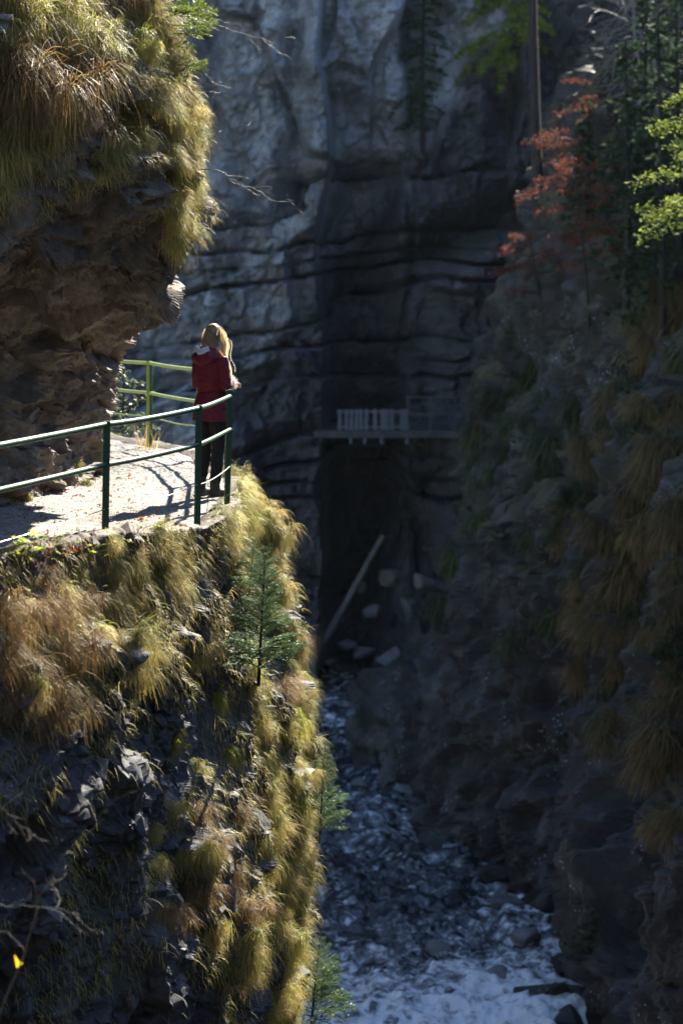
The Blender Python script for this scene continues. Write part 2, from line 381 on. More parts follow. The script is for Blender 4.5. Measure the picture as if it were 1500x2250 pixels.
# ------------------------------------------------------------------ rock wall and overhang above the path
UP = [
 (-2.9, [(-5.4, 16.0), (-3.4, 18.9), (-2.95, 20.4), (-2.66, 21.4), (-2.62, 22.2), (-3.3, 23.6), (-6.5, 26)]),
 (-2.3, [(-5.2, 16.2), (-3.32, 19.0), (-2.9, 20.5), (-2.62, 21.4), (-2.60, 22.2), (-3.3, 23.6), (-6.5, 26)]),
 (-1.6, [(-5.2, 16.4), (-3.45, 19.2), (-2.98, 20.6), (-2.62, 21.5), (-2.58, 22.2), (-3.3, 23.6), (-6.5, 26)]),
 (-1.0, [(-5.2, 16.4), (-3.45, 19.1), (-2.95, 20.4), (-2.48, 21.3), (-2.42, 22.0), (-3.2, 23.4), (-6.5, 26)]),
 (-0.62, [(-5.2, 16.4), (-3.42, 19.0), (-2.85, 20.2), (-2.32, 20.9), (-2.22, 21.5), (-3.1, 23.2), (-6.5, 26)]),
 (-0.42, [(-5.1, 15.8), (-3.3, 18.3), (-2.7, 19.4), (-2.1, 20.1), (-1.98, 20.9), (-3.0, 22.8), (-6.5, 26)]),
 (-0.18, [(-5.0, 15.2), (-3.2, 17.5), (-2.55, 18.5), (-1.90, 19.3), (-1.78, 20.3), (-2.8, 22.5), (-6.5, 25.5)]),
 (0.12, [(-4.9, 14.8), (-3.1, 17.0), (-2.45, 18.0), (-1.80, 18.9), (-1.70, 20.0), (-2.6, 22.2), (-6.5, 25.5)]),
 (0.45, [(-4.9, 14.5), (-3.0, 16.6), (-2.35, 17.6), (-1.62, 18.6), (-1.52, 19.6), (-2.5, 22.0), (-6.5, 25.5)]),
 (0.85, [(-4.8, 14.3), (-2.95, 16.3), (-2.25, 17.3), (-1.55, 18.4), (-1.47, 19.5), (-2.5, 21.9), (-6.5, 25.5)]),
 (1.25, [(-4.8, 14.3), (-2.95, 16.2), (-2.22, 17.2), (-1.55, 18.4), (-1.47, 19.5), (-2.5, 21.9), (-6.5, 25.5)]),
 (1.7, [(-4.8, 14.5), (-3.0, 16.3), (-2.28, 17.3), (-1.68, 18.5), (-1.62, 19.5), (-2.7, 21.9), (-6.5, 25.5)]),
 (2.2, [(-4.9, 14.8), (-3.1, 16.5), (-2.4, 17.5), (-1.82, 18.6), (-1.78, 19.6), (-2.9, 22.0), (-6.8, 25.5)]),
 (3.0, [(-5.2, 15.4), (-3.5, 17.0), (-2.8, 18.0), (-2.3, 19.0), (-2.3, 20.0), (-3.4, 22.2), (-7.2, 25.5)]),
 (4.6, [(-6.2, 16.6), (-4.8, 18.0), (-4.2, 19.0), (-3.8, 19.8), (-3.8, 20.6), (-4.8, 22.6), (-8.2, 25.5)]),
 (6.5, [(-8.5, 18.6), (-7.4, 19.6), (-7.0, 20.4), (-6.8, 20.9), (-6.8, 21.4), (-7.4, 22.6), (-10, 25.5)]),
]
netu = np.array([[(x, y, z) for (x, y) in row] for z, row in UP])[::-1]
NRu, NCu = 480, 420
Gu = crom_at(netu, dens([.5, .5, 1, 1.2, 1, 1, 1, 1, 1, 1, 1, 1, 1.3, 1.3, .6], NRu), 0)
Gu = crom_at(Gu, dens([.8, 1.2, 1.2, 1.2, .8, .5], NCu), 1)
du, nu = rockify(Gu, 0.85, 31, flat=1.9)
UP_V = Gu.reshape(-1, 3) + nu * du[:, None]
UP_F = grid_faces(NRu, NCu)
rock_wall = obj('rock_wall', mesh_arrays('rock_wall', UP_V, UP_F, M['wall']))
tag(rock_wall, 'brown overhanging limestone wall leaning out over the inner side of the path', kind='structure')

# ------------------------------------------------------------------ path
inner = np.array([(-7.0, 12.0), (-5.2, 14.5), (-4.0, 17.6), (-3.5, 19.4), (-3.15, 20.8), (-2.95, 21.8), (-3.1, 22.8), (-3.6, 24.0), (-5.5, 26.5), (-8.0, 30.0)])
ei = crom_at(EDGE - nrm2 * 0.12, np.linspace(0, 14.6, 60), 0); ii = crom_at(inner, np.linspace(0, 9, 60), 0)
ei = crom_at(ei, np.linspace(0, 59, 420), 0); ii = crom_at(ii, np.linspace(0, 59, 420), 0)
w = np.linspace(0, 1, 150)
Gp = ii[None] * (1 - w)[:, None, None] + ei[None] * w[:, None, None]
Pp = np.concatenate([Gp, np.full((*Gp.shape[:2], 1), PATH_Z)], 2).reshape(-1, 3)
Pp[:, 2] += 0.022 * fbm(Pp * 1.8, 3, 5) + 0.012 * fbm(Pp * 9, 3, 6) + 0.014 * np.clip(fbm(Pp * 24, 2, 8), 0, 1) \
    + np.repeat(0.10 * np.exp(-w / 0.12) - 0.06 * np.clip((w - 0.9) / 0.1, 0, 1), 420)
m, nt, b = new_mat('gravel_path'); geo = N(nt, 'ShaderNodeNewGeometry'); pos = geo.outputs['Position']
c = ramp(nt, noise_node(nt, pos, 22, 8, 0.7), [(0.3, (0.07, 0.063, 0.056)), (0.5, (0.20, 0.188, 0.172)), (0.7, (0.34, 0.327, 0.306))])
c = mix(nt, ramp(nt, noise_node(nt, pos, 1.6, 5, 0.6), [(0.42, (0, 0, 0)), (0.66, (0.8, 0.8, 0.8))]), c, (0.12, 0.095, 0.07))
nt.links.new(c, b.inputs['Base Color']); b.inputs['Roughness'].default_value = 0.85
bp = N(nt, 'ShaderNodeBump'); bp.inputs['Strength'].default_value = 0.8; bp.inputs['Distance'].default_value = 0.012
nt.links.new(noise_node(nt, pos, 60, 5, 0.7), bp.inputs['Height']); nt.links.new(bp.outputs[0], b.inputs['Normal'])
path = obj('gravel_path', mesh_arrays('gravel_path', Pp, grid_faces(150, 420)[:, ::-1], m))
tag(path, 'pale gravel footpath curving round the rock wall', kind='structure')

# ------------------------------------------------------------------ back wall of the gorge
def backwall(X, Z):
    """distance y of the far wall as a function of x and z"""
    P = np.stack([X, np.zeros_like(X), Z], 1)
    warp = fbm(P * 0.22, 3, 71) * 1.4
    y = np.full(len(X), 71.0)
    # large folds: bright pillar, vertical recess, buttresses
    sm = lambda e0, e1, v: (lambda t: t * t * (3 - 2 * t))(np.clip((v - e0) / (e1 - e0), 0, 1))
    xw = X + 0.5 * fbm(P * np.array([0.3, 1, 0.25]), 3, 72)
    y -= 3.4 * (1 - sm(-0.75, -0.45, xw))                                  # stepped pillar on the left
    y += 1.3 * np.exp(-((xw + 1.55) / 0.35) ** 2) * sm(1.5, 3, Z)         # dark groove in the pillar
    y += 1.2 * np.exp(-((xw + 4.6) / 0.5) ** 2) * sm(2.0, 4, Z)
    y += 3.4 * np.exp(-((xw - 0.9) / 1.1) ** 4) * (1 - sm(2.4, 4.0, Z))   # deep recess
    y -= 2.0 * sm(2.6, 3.6, xw) * (1 - sm(-1.0, 0.2, Z - 0.45 * (X - 3)))  # right lower buttress
    y += 3.2 * np.exp(-((Z - 0.9 - 0.42 * (X - 4.2)) / 0.75) ** 2) * sm(1.4, 3.6, X)   # cave band rising to the right
    y -= 1.6 * sm(5.0, 6.4, Z + 0.3 * xw) * sm(-1.4, -0.4, xw) * (1 - sm(1.9, 2.6, xw))  # pale upper rib
    # strata: ledges leaning a little, strongest in the middle heights
    amt = (1 - sm(2.2, 3.6, Z + 0.4 * fbm(P * 0.4, 2, 74))) * 1.5 + 0.06
    s = (Z - 0.10 * X + warp * 0.7 + 0.12 * fbm(P * np.array([0.6, 1, 1.2]), 3, 73)) / 0.95 + 0.55 * np.sin(Z * 1.7 + warp)
    fr = s - np.floor(s); idx = np.floor(s).astype(np.int64); zero = np.zeros(len(s), np.int64)
    blk = np.floor(X / 2.3 + _hash(idx, zero, zero, 8) * 5 + 0.3 * warp).astype(np.int64)
    lev = _hash(idx, blk * 0, zero, 5) * 0.6 + _hash(idx, blk, zero, 6) * 0.4
    prof = np.where(fr < 0.3, 1 - (fr / 0.3) ** 0.6, 0.0) * 1.25 * np.clip(0.75 + 1.3 * fbm(P * np.array([0.25, 1, 0.5]) + 40, 3, 70), 0.05, 1.4) - 0.35 * fr
    y += amt * (prof * (0.35 + lev) + 1.0 * (lev - 0.5))
    v1, b1 = cells(P * np.array([0.5, 1, 0.26]) + 3, 75, 1.2, .05); v2, b2 = cells(P * np.array([1.5, 1, 1.0]), 76, 1.4, .07)
    v3, b3 = cells(P * np.array([3.4, 1, 4.0]), 79, 1.4, .12)
    y += 0.8 * v1 + 0.16 * v2 + 0.10 * v3 + 0.14 * np.exp(-b1 / 0.03) + 0.05 * np.exp(-b2 / .05)
    y += 0.5 * fbm(P * 0.5, 4, 77) + 0.14 * fbm(P * 2.2, 4, 78)
    y -= 2.5 * np.clip((-9 - Z) / 6, 0, 1) ** 1.2                                 # foot leans out
    y -= 9.0 * np.clip((-7 - X) / 12, 0, 1) ** 1.5
    y += 12.0 * np.clip((Z - 13 + 3.2 * sm(2, 5, X)) / 6, 0, 1)
    return y
nx, nz = 520, 520
X, Z = np.meshgrid(np.linspace(-19, 21, nx), np.linspace(-17, 19, nz))
Y = backwall(X.ravel(), Z.ravel())
BW = np.column_stack([X.ravel(), Y, Z.ravel()])
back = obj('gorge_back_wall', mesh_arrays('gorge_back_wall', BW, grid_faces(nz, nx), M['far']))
tag(back, 'tall blue-grey layered limestone wall closing off the gorge', kind='structure')

# ------------------------------------------------------------------ right wall of the gorge
RD = [26, 31, 36, 39, 42, 45, 48, 51, 54, 57, 60, 64, 70]
RW = {   # z: x at each of RD
 -17.0: [6.0, 5.0, 3.6, 4.0, 4.8, 4.3, 2.6, 1.9, 2.1, 0.6, 1.2, 3.8, 5.4],
 -14.0: [6.4, 5.4, 4.4, 5.1, 5.7, 4.8, 3.0, 2.2, 2.4, 0.55, 1.2, 4.0, 5.6],
 -12.4: [6.8, 5.8, 4.4, 4.6, 5.1, 4.7, 3.3, 2.5, 2.7, 1.5, 2.3, 4.2, 5.8],
 -10.5: [7.4, 6.6, 5.4, 5.0, 5.2, 4.9, 3.6, 3.0, 3.1, 2.9, 3.0, 4.4, 6.0],
 -8.0: [8.2, 7.4, 6.4, 5.8, 5.6, 5.2, 4.2, 3.6, 3.6, 3.4, 3.4, 4.2, 5.8],
 -5.5: [9.5, 8.6, 7.6, 6.8, 6.2, 5.6, 4.8, 4.2, 4.0, 3.7, 3.6, 4.6, 6.0],
 -3.5: [11, 10, 8.6, 7.8, 7.0, 6.3, 5.4, 4.8, 4.4, 3.9, 3.8, 4.9, 6.4],
 -1.5: [13, 12, 10, 9.0, 8.0, 7.1, 6.2, 5.6, 5.2, 4.7, 4.8, 5.4, 7.0],
 0.5: [15, 14, 12, 10.4, 9.2, 8.1, 7.2, 6.5, 6.0, 5.4, 5.4, 6.0, 7.6],
 3.0: [18, 17, 15, 12.6, 11, 9.8, 8.8, 8.0, 7.2, 6.3, 6.2, 7.0, 8.6],
 7.0: [24, 22, 20, 17, 14.6, 12.6, 11.0, 10, 9.2, 8.4, 8.2, 9.0, 10.4],
 12.0: [34, 32, 29, 25, 22, 18, 15, 13, 12, 11.5, 11.4, 12, 13],
}
netr = np.array([[(x, D, z) for x, D in zip(RW[z], RD)] for z in sorted(RW)])[:, ::-1]
NRr, NCr = 340, 380
Gr = crom_at(netr, dens([.6, .8, 1, 1.2, 1.2, 1, 1, 1, 1.2, 1.4, 1], NRr), 0)
Gr = crom_at(Gr, dens([1, 1, 1, 1, 1, 1, 1, 1, 1, 1, .8, .5], NCr), 1)
Pr = Gr.reshape(-1, 3); nr_ = -grid_normals(Gr).reshape(-1, 3)
if nr_[:, 0].mean() > 0: nr_ = -nr_
v1, b1 = cells(Pr * np.array([.5, .5, .45]), 91, 1.2); v2, b2 = cells(Pr * np.array([1.4, 1.4, 1.1]), 92, 1.2); v3, b3 = cells(Pr * 3.4, 93, 1.2)
dr = 1.25 * fbm(Pr * np.array([.42, .42, .3]), 4, 90) + 0.42 * v1 + 0.22 * v2 + 0.09 * v3 - 0.2 * np.exp(-b1 / .06) - 0.08 * np.exp(-b2 / .08)
RWV = Pr + nr_ * dr[:, None]
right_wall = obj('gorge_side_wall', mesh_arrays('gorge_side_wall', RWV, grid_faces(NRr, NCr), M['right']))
tag(right_wall, 'shaded mossy gorge side with hanging grass and trees above the river', kind='structure')

# ------------------------------------------------------------------ unseen wall behind and beside the viewpoint, added to cut sky fill
def rough_sheet(name, A, nr, nc, amp, seed, label, mat):
    Gs = crom_at(crom_at(np.array(A, float), np.linspace(0, len(A) - 1, nr), 0), np.linspace(0, len(A[0]) - 1, nc), 1)
    Ps = Gs.reshape(-1, 3); v, b_ = cells(Ps * .35, seed, 1.2)
    Ps = Ps + grid_normals(Gs).reshape(-1, 3) * (amp * (fbm(Ps * .25, 4, seed + 1) + .5 * v))[:, None]
    return tag(obj(name, mesh_arrays(name, Ps, grid_faces(nr, nc), mat)), label, kind='structure')
plan = [(-14, 6), (-13, -4), (-6, -13), (3, -15), (12, -11), (16, -2), (17, 10), (19, 22), (24, 32)]
rough_sheet('sky_blocker_wall', [[(x * (1 + k * .03), y * (1 + k * .03), z if z < 0 else z * (1 if x < 10 else .5)) for x, y in plan] for k, z in enumerate((-16, -8, 0, 6, 10, 14))], 120, 200, 1.4, 190, 'unseen rocky wall added round behind the viewpoint to block sky light', M['right'])

# ------------------------------------------------------------------ river
RIV_Z = -14.0
ny, nxr = 700, 420
yy = np.linspace(24, 76, ny); xx = np.linspace(-9, 8, nxr)
XX, YY = np.meshgrid(xx, yy); Pv = np.stack([XX.ravel(), YY.ravel(), np.zeros(XX.size)], 1)
fl = fbm(Pv * np.array([0.5, 0.35, 1]), 3, 101)
h = 0.2 * fl + 0.26 * fbm(Pv * np.array([1.3, 1.0, 1]) + fl[:, None], 3, 102) + 0.10 * (1 - np.abs(fbm(Pv * np.array([2.6, 2.0, 1]) + 2 * fl[:, None], 3, 103)) * 2.4)
Pv[:, 2] = RIV_Z + h + 0.012 * (Pv[:, 1] - 50)
m, nt, b = new_mat('rushing_water'); geo = N(nt, 'ShaderNodeNewGeometry'); pos = geo.outputs['Position']
fo1 = noise_node(nt, scaled(nt, pos, (2.7, 3.1, 2.0)), 1.0, 9, 0.74, 0.5)
fo2 = noise_node(nt, scaled(nt, pos, (0.3, 0.2, 0.3)), 1.0, 3, 0.5)
ad = N(nt, 'ShaderNodeMath', operation='ADD'); nt.links.new(fo1, ad.inputs[0])
sc_ = N(nt, 'ShaderNodeMath', operation='MULTIPLY'); nt.links.new(fo2, sc_.inputs[0]); sc_.inputs[1].default_value = 0.42; nt.links.new(sc_.outputs[0], ad.inputs[1])
sy_ = N(nt, 'ShaderNodeSeparateXYZ'); nt.links.new(pos, sy_.inputs[0])
rp_ = N(nt, 'ShaderNodeMapRange'); nt.links.new(sy_.outputs[1], rp_.inputs[0]); rp_.inputs[1].default_value = 42.5; rp_.inputs[2].default_value = 38.0; rp_.inputs[3].default_value = 0.0; rp_.inputs[4].default_value = 0.19   # rapids
ad2 = N(nt, 'ShaderNodeMath', operation='ADD'); nt.links.new(ad.outputs[0], ad2.inputs[0]); nt.links.new(rp_.outputs[0], ad2.inputs[1])
foam = ramp(nt, ad2.outputs[0], [(0.685, (0, 0, 0)), (0.765, (0.2, 0.2, 0.2)), (0.87, (1, 1, 1))])
nt.links.new(mix(nt, foam, (0.012, 0.020, 0.026), (0.75, 0.79, 0.82)), b.inputs['Base Color'])
nt.links.new(ramp(nt, foam, [(0, (0.08,) * 3), (1, (0.6,) * 3)]), b.inputs['Roughness'])
bp = N(nt, 'ShaderNodeBump'); bp.inputs['Strength'].default_value = 0.9; bp.inputs['Distance'].default_value = 0.12
nt.links.new(noise_node(nt, scaled(nt, pos, (2.6, 2.0, 2.6)), 1.0, 5, 0.6, 0.6), bp.inputs['Height']); nt.links.new(bp.outputs[0], b.inputs['Normal'])
river = obj('river', mesh_arrays('river', Pv, grid_faces(ny, nxr), m, smooth=True))
tag(river, 'foaming blue-white mountain river at the bottom of the gorge', kind='structure')
#STAGE2
# ------------------------------------------------------------------ finding points on the rock
bpy.context.view_layer.update()
DG = bpy.context.evaluated_depsgraph_get()
def hit(px, py, objs, step=0):
    """first point of the given rock seen through a pixel of the photograph; walks sideways by step until it meets rock"""
    for k in range(14):
        d = Vector(((px + k * step - 750) / F_PX, 1.0, (HZ - py) / F_PX)).normalized()
        best = None
        for o in objs:
            ok, loc, nor, idx = o.ray_cast((0, 0, 0), d)
            if ok and (best is None or loc.length < best[0].length): best = (loc.copy(), nor.copy())
        if best:
            if best[1].dot(d) > 0: best = (best[0], -best[1])
            return best
        if step == 0: break
    return None

# ------------------------------------------------------------------ grass blades
GREEN = np.array((0.33, 0.38, 0.05)); DGREEN = np.array((0.07, 0.11, 0.02)); STRAW = np.array((0.66, 0.50, 0.17)); BROWN = np.array((0.26, 0.15, 0.06))
def blades(root, out, L, wid, th0, th1, K=4, gen=rng, cols=(GREEN, STRAW), colmix=None, power=0.6):
    """ribbon blades; out: unit horizontal directions, th0/th1: start and end elevation in radians"""
    n = len(root); V = np.zeros((n, K + 1, 2, 3)); C = np.zeros((n, K + 1, 2, 3))
    side = np.stack([-out[:, 1], out[:, 0], np.zeros(n)], 1)
    tw = gen.uniform(-0.7, 0.7, n)
    side = side * np.cos(tw)[:, None] + np.array([0, 0, 1.0]) * np.sin(tw)[:, None]
    p = root.copy()
    for k in range(K + 1):
        t = k / K
        ww = wid * (1 - t) ** 0.6 * 0.5 + 0.0004
        V[:, k, 0] = p - side * ww[:, None]; V[:, k, 1] = p + side * ww[:, None]
        cm = np.clip(t * 0.9 + (colmix if colmix is not None else 0), 0, 1)
        cm = np.broadcast_to(cm, (n,))[:, None]
        C[:, k, :, :] = (cols[0] * (1 - cm) + cols[1] * cm)[:, None, :]
        th = th0 + (th1 - th0) * (min(1, (k + 0.5) / K)) ** power
        p = p + (L / K)[:, None] * (out * np.cos(th)[:, None] + np.array([0, 0, 1.0]) * np.sin(th)[:, None])
    C *= gen.uniform(0.65, 1.3, n)[:, None, None, None]
    base = (np.arange(n) * (K + 1) * 2)[:, None]
    f = np.concatenate([np.stack([base[:, 0] + 2 * k, base[:, 0] + 2 * k + 1, base[:, 0] + 2 * k + 3, base[:, 0] + 2 * k + 2], 1) for k in range(K)])
    return V.reshape(-1, 3), f, C.reshape(-1, 3)

def tussock_mesh(seed, n=900, length=0.26, spread=0.09, straw=0.3, wid=0.0045, mat=None, cols=(GREEN, STRAW), tall=0.2, clumps=13):
    """a ragged mane: several small clumps rooted over a tall patch of rock, blades falling outward and down"""
    g = np.random.default_rng(seed)
    cc = np.stack([g.normal(0, spread, clumps), g.uniform(-.03, .02, clumps), g.uniform(-1, 1, clumps) * tall], 1)
    cl = g.uniform(.45, 1.35, clumps); ca = g.normal(0, .4, clumps); cs = g.normal(straw - .22, .3, clumps); ce = g.normal(0, 16, clumps); cb = g.uniform(.6, 1.25, clumps)
    wts = g.uniform(.4, 1.4, clumps); k = g.choice(clumps, n, p=wts / wts.sum())
    lo = g.normal(0, 1, (n, 3)) * np.array((.028, .012, .03)) * (spread / .09)
    root = cc[k] + lo
    a = -math.pi / 2 + ca[k] + lo[:, 0] / (.028 * spread / .09) * .55 + g.normal(0, .3, n); out = np.stack([np.cos(a), np.sin(a), np.zeros(n)], 1)
    L = length * cl[k] * g.uniform(0.35, 1.25, n)
    th0 = R(1) * (g.uniform(-35, 60, n) + ce[k]); th1 = R(1) * g.uniform(-98, -58, n)
    loose = g.random(n) < 0.16; th0[loose] += .4; th1[loose] = R(1) * g.uniform(-55, 25, loose.sum()); L[loose] *= .75
    V, f, C = blades(root, out, L, np.full(n, wid) * g.uniform(0.5, 1.35, n), th0, th1, 4, g, cols, g.normal(0, .2, n) + cs[k], 0.55)
    C *= np.repeat(cb[k], 10)[:, None]
    dead = np.repeat(g.random(n) < .12, 10); C[dead] = C[dead] * .4 + np.array((.32, .22, .11)) * .6
    return mesh_arrays('grass_tussock', V, f, mat or M['grass'], C)

TUSS = [tussock_mesh(200 + k, 950, 0.24 + 0.05 * (k % 3), 0.085 + 0.02 * (k % 2), 0.15 + 0.12 * (k % 4), tall=.16 + .05 * (k % 3)) for k in range(10)]
TUSSB = [tussock_mesh(260 + k, 1200, 0.40, 0.16, 0.55, tall=.2, cols=(np.array((0.22, 0.20, 0.05)), BROWN * 1.25)) for k in range(4)]
def put_tussock(meshes, loc, outdir, scale, label, group, gen=random):
    o = obj('grass_tussock', gen.choice(meshes)); o.location = loc
    o.rotation_euler = (gen.uniform(-.15, .15), gen.uniform(-.2, .2), math.atan2(outdir[1], outdir[0]) + math.pi / 2 + gen.uniform(-.35, .35))
    sc = scale * gen.uniform(0.85, 1.2); o.scale = (sc * gen.uniform(.85, 1.2), sc, sc * gen.uniform(.85, 1.2))
    tag(o, label, 'grass tussock', group)
    return o

LEFT = [lower_cliff, rock_wall]
def row(pts, meshes, scale, label, group, objs, n=1, jit=10, step=-6, sink=0.03, pref=(0.45, -0.9), prefw=0.55):
    for (x, y, *s) in pts:
        for k in range(n):
            h_ = hit(x + random.uniform(-jit, jit), y + random.uniform(-jit, jit), objs, step)
            if not h_: continue
            loc, nor = h_
            o2 = np.array([nor[0], nor[1]]) * (1 - prefw) + np.array(pref) * prefw
            put_tussock(meshes, loc - nor * sink, o2, scale * (s[0] if s else 1), label, group)

L_UP1 = ('straw-tipped grass tussock hanging on the face of the overhanging rock', 'tussocks on the overhang face')
L_UP2 = ('sunlit yellow-green grass tussock on the outer nose of the overhanging rock', 'tussocks on the overhang nose')
L_LIP = ('bright green grass tussock on the rounded lip just beyond the corner railing post', 'tussocks on the lip by the corner post')
L_EDGE = ('glowing yellow grass tussock down the outermost edge of the lower cliff', 'tussocks on the outer cliff edge')
L_RIB = ('yellow-green grass tussock hanging on a rib of the lower cliff', 'tussocks on the cliff ribs')
L_DIM = ('brown drooping grass tussock in the shade of the lower cliff face', 'shaded tussocks on the lower cliff')
up_face = [(x, y) for y, xs in ((-25, (15, 70, 130, 185, 215)), (30, (10, 55, 110, 165, 205)), (85, (30, 85, 150, 195)), (140, (12, 60, 130, 180)), (195, (35, 95, 160)), (245, (15, 70, 120, 150)), (300, (25, 8)), (370, (5,))) for x in xs]
row(up_face, TUSS[4:] + TUSSB, 0.85, *L_UP1, [rock_wall], 1, 14)
row([(280, 285, 1.2), (265, 310, 1.1), (295, 320, 1.1), (250, 345), (300, 90), (285, 35), (240, 60, .7), (320, 185), (330, 140), (255, 150, .8)], TUSS, 0.68, *L_UP1, [rock_wall], 1, 8)
row([(330, 15), (350, 75), (340, 125), (372, 95), (388, 150), (368, 185), (400, 205), (352, 175), (412, 245), (426, 290), (402, 272), (372, 330), (392, 355), (424, 340), (364, 385), (402, 420), (428, 400), (392, 465), (422, 460), (408, 505), (385, 520), (345, 220), (375, 250), (355, 45), (380, 130), (415, 320), (410, 385), (415, 440), (380, 430), (395, 300), (430, 265), (405, 230)], TUSS[:6], 0.62, *L_UP2, [rock_wall], 1, 9, -5, 0.03, (0.7, -0.7))
row([(492, 1000), (512, 1012), (530, 1035), (550, 1055), (566, 1085), (585, 1110), (560, 1120), (540, 1140), (598, 1150), (572, 1165), (520, 1135), (490, 1150), (525, 1085), (600, 1185), (505, 1040), (540, 1095), (580, 1140), (610, 1175), (555, 1145)], TUSS[:5], 0.66, *L_LIP, [lower_cliff], 1, 9, -5, 0.03, (0.8, -0.6))
edge = [(585 + 82 * min(1, (y - 1200) / 280) - 45 * max(0, (y - 1900) / 330) - 8, y) for y in range(1200, 2260, 22)]
row(edge, TUSS[:6], 0.6, *L_EDGE, [lower_cliff], 1, 14, -6, 0.03, (0.85, -0.55))
ribs = [(500, 1200), (525, 1245), (540, 1300), (552, 1350), (560, 1420), (565, 1470), (570, 1530), (580, 1590), (586, 1650), (590, 1700), (590, 1755), (602, 1820), (590, 1880), (600, 1940), (610, 1990), (625, 2040), (540, 2080), (548, 2130),
        (340, 1180), (362, 1205), (378, 1245, 1.2), (385, 1285, 1.1), (240, 1190, .8), (252, 1235, .8), (246, 1290, .8), (250, 1340, .8), (145, 1325), (152, 1375), (156, 1425), (152, 1480), (148, 1530, 1.1), (215, 1392), (240, 1402), (268, 1412), (298, 1420), (320, 1440), (400, 1620, .8), (440, 1690, .8)]
row(ribs, TUSS[:7], 0.6, *L_RIB, [lower_cliff], 1, 8, -6, 0.03, (0.85, -0.6))
dim = [(20, 1265, .6), (60, 1290, .6), (100, 1275, .6), (190, 1260, .6), (180, 1330, .6), (215, 1240, .55), (300, 1210, .55), (420, 1200, .55), (15, 1350), (55, 1345), (95, 1350), (25, 1420), (75, 1425), (115, 1440), (50, 1490), (95, 1520), (120, 1545), (20, 1550, .8), (310, 1260), (330, 1300), (345, 1350), (300, 1330), (370, 1780), (345, 1840), (420, 1790), (455, 1860), (335, 1920), (485, 1840), (400, 1900), (520, 1780), (360, 1990), (430, 1960), (500, 1930), (530, 2010), (470, 2060), (560, 1960), (620, 1320), (630, 1420), (625, 1520), (640, 1600), (520, 1690), (470, 1560), (440, 1450), (600, 1290)]
row(dim, TUSSB + TUSS[6:], 0.5, *L_DIM, [lower_cliff], 1, 14)

row([(28, 1102), (62, 1095), (108, 1086), (150, 1074), (192, 1060), (214, 1040), (216, 1000), (175, 1030)], TUSS[:4], 0.34, 'small mossy grass tuft at the foot of the rock wall beside the gravel', 'tufts at the rock wall foot', [rock_wall], 1, 6)
# loose fringe grass and moss nobody could count
def scatter_on(V, Fq, mask, n, gen):
    """random points with normals on masked faces of a quad grid"""
    idx = np.nonzero(mask)[0]
    A = V[Fq[idx, 0]]; B = V[Fq[idx, 1]]; Dd = V[Fq[idx, 3]]
    nn = np.cross(B - A, Dd - A); ar = np.linalg.norm(nn, axis=1)
    k = gen.choice(len(idx), n, p=ar / ar.sum())
    u = gen.random((n, 2))
    P = A[k] + (B - A)[k] * u[:, :1] + (Dd - A)[k] * u[:, 1:]
    return P, nn[k] / (ar[k][:, None] + 1e-12)
fc = CL_V[CL_F].mean(1)
msk = (fc[:, 1] < 23) & (fc[:, 2] > -8.3) & (fc[:, 2] < -1.9)
nz_ = fbm(fc * 1.7, 3, 141)
edge_near = np.exp(-((fc[:, 2] + 2.45) / 0.35) ** 2)
msk &= (nz_ + 0.55 * edge_near + 0.3 * (fc[:, 0] > -1.15)) > 0.16
P1, N1 = scatter_on(CL_V, CL_F, msk, 42000, rng)
fu = UP_V[UP_F].mean(1)
msk2 = (fu[:, 2] > 0.35) & (fu[:, 2] < 3.4) & (fu[:, 1] < 21.5) & (fu[:, 0] > -4) & ((fbm(fu * 1.9, 3, 142) + 0.25 * (fu[:, 2] - 0.9)) > 0.02)
P2, N2 = scatter_on(UP_V, UP_F, msk2, 24000, rng)
def fringe(name, P, Nn, label, length, cols, straw):
    n = len(P)
    if Nn[:, 1].mean() > 0: Nn = -Nn
    o2 = Nn[:, :2] * 0.6 + np.array((0.4, -0.7)) * 0.6 + rng.normal(0, 0.4, (n, 2)); o2 /= np.linalg.norm(o2, axis=1, keepdims=True) + 1e-9
    out = np.column_stack([o2, np.zeros(n)])
    V, f, C = blades(P - out * 0.01, out, length * rng.uniform(0.35, 1.25, n), np.full(n, 0.0048), R(1) * rng.uniform(-20, 70, n), R(1) * rng.uniform(-92, -45, n), 3, rng, cols, rng.normal(straw, 0.25, n), 0.6)
    o = obj(name, mesh_arrays(name, V, f, M['grass'], C)); tag(o, label, 'grass', kind='stuff'); return o
fringe('cliff_grass', P1, N1, 'short loose grass scattered over the lower cliff and path edge', 0.15, (DGREEN * 2.0, STRAW * 0.9), 0.25)
fringe('overhang_grass', P2, N2, 'short loose grass and moss covering the upper overhang', 0.15, (DGREEN * 2.0, STRAW), 0.3)

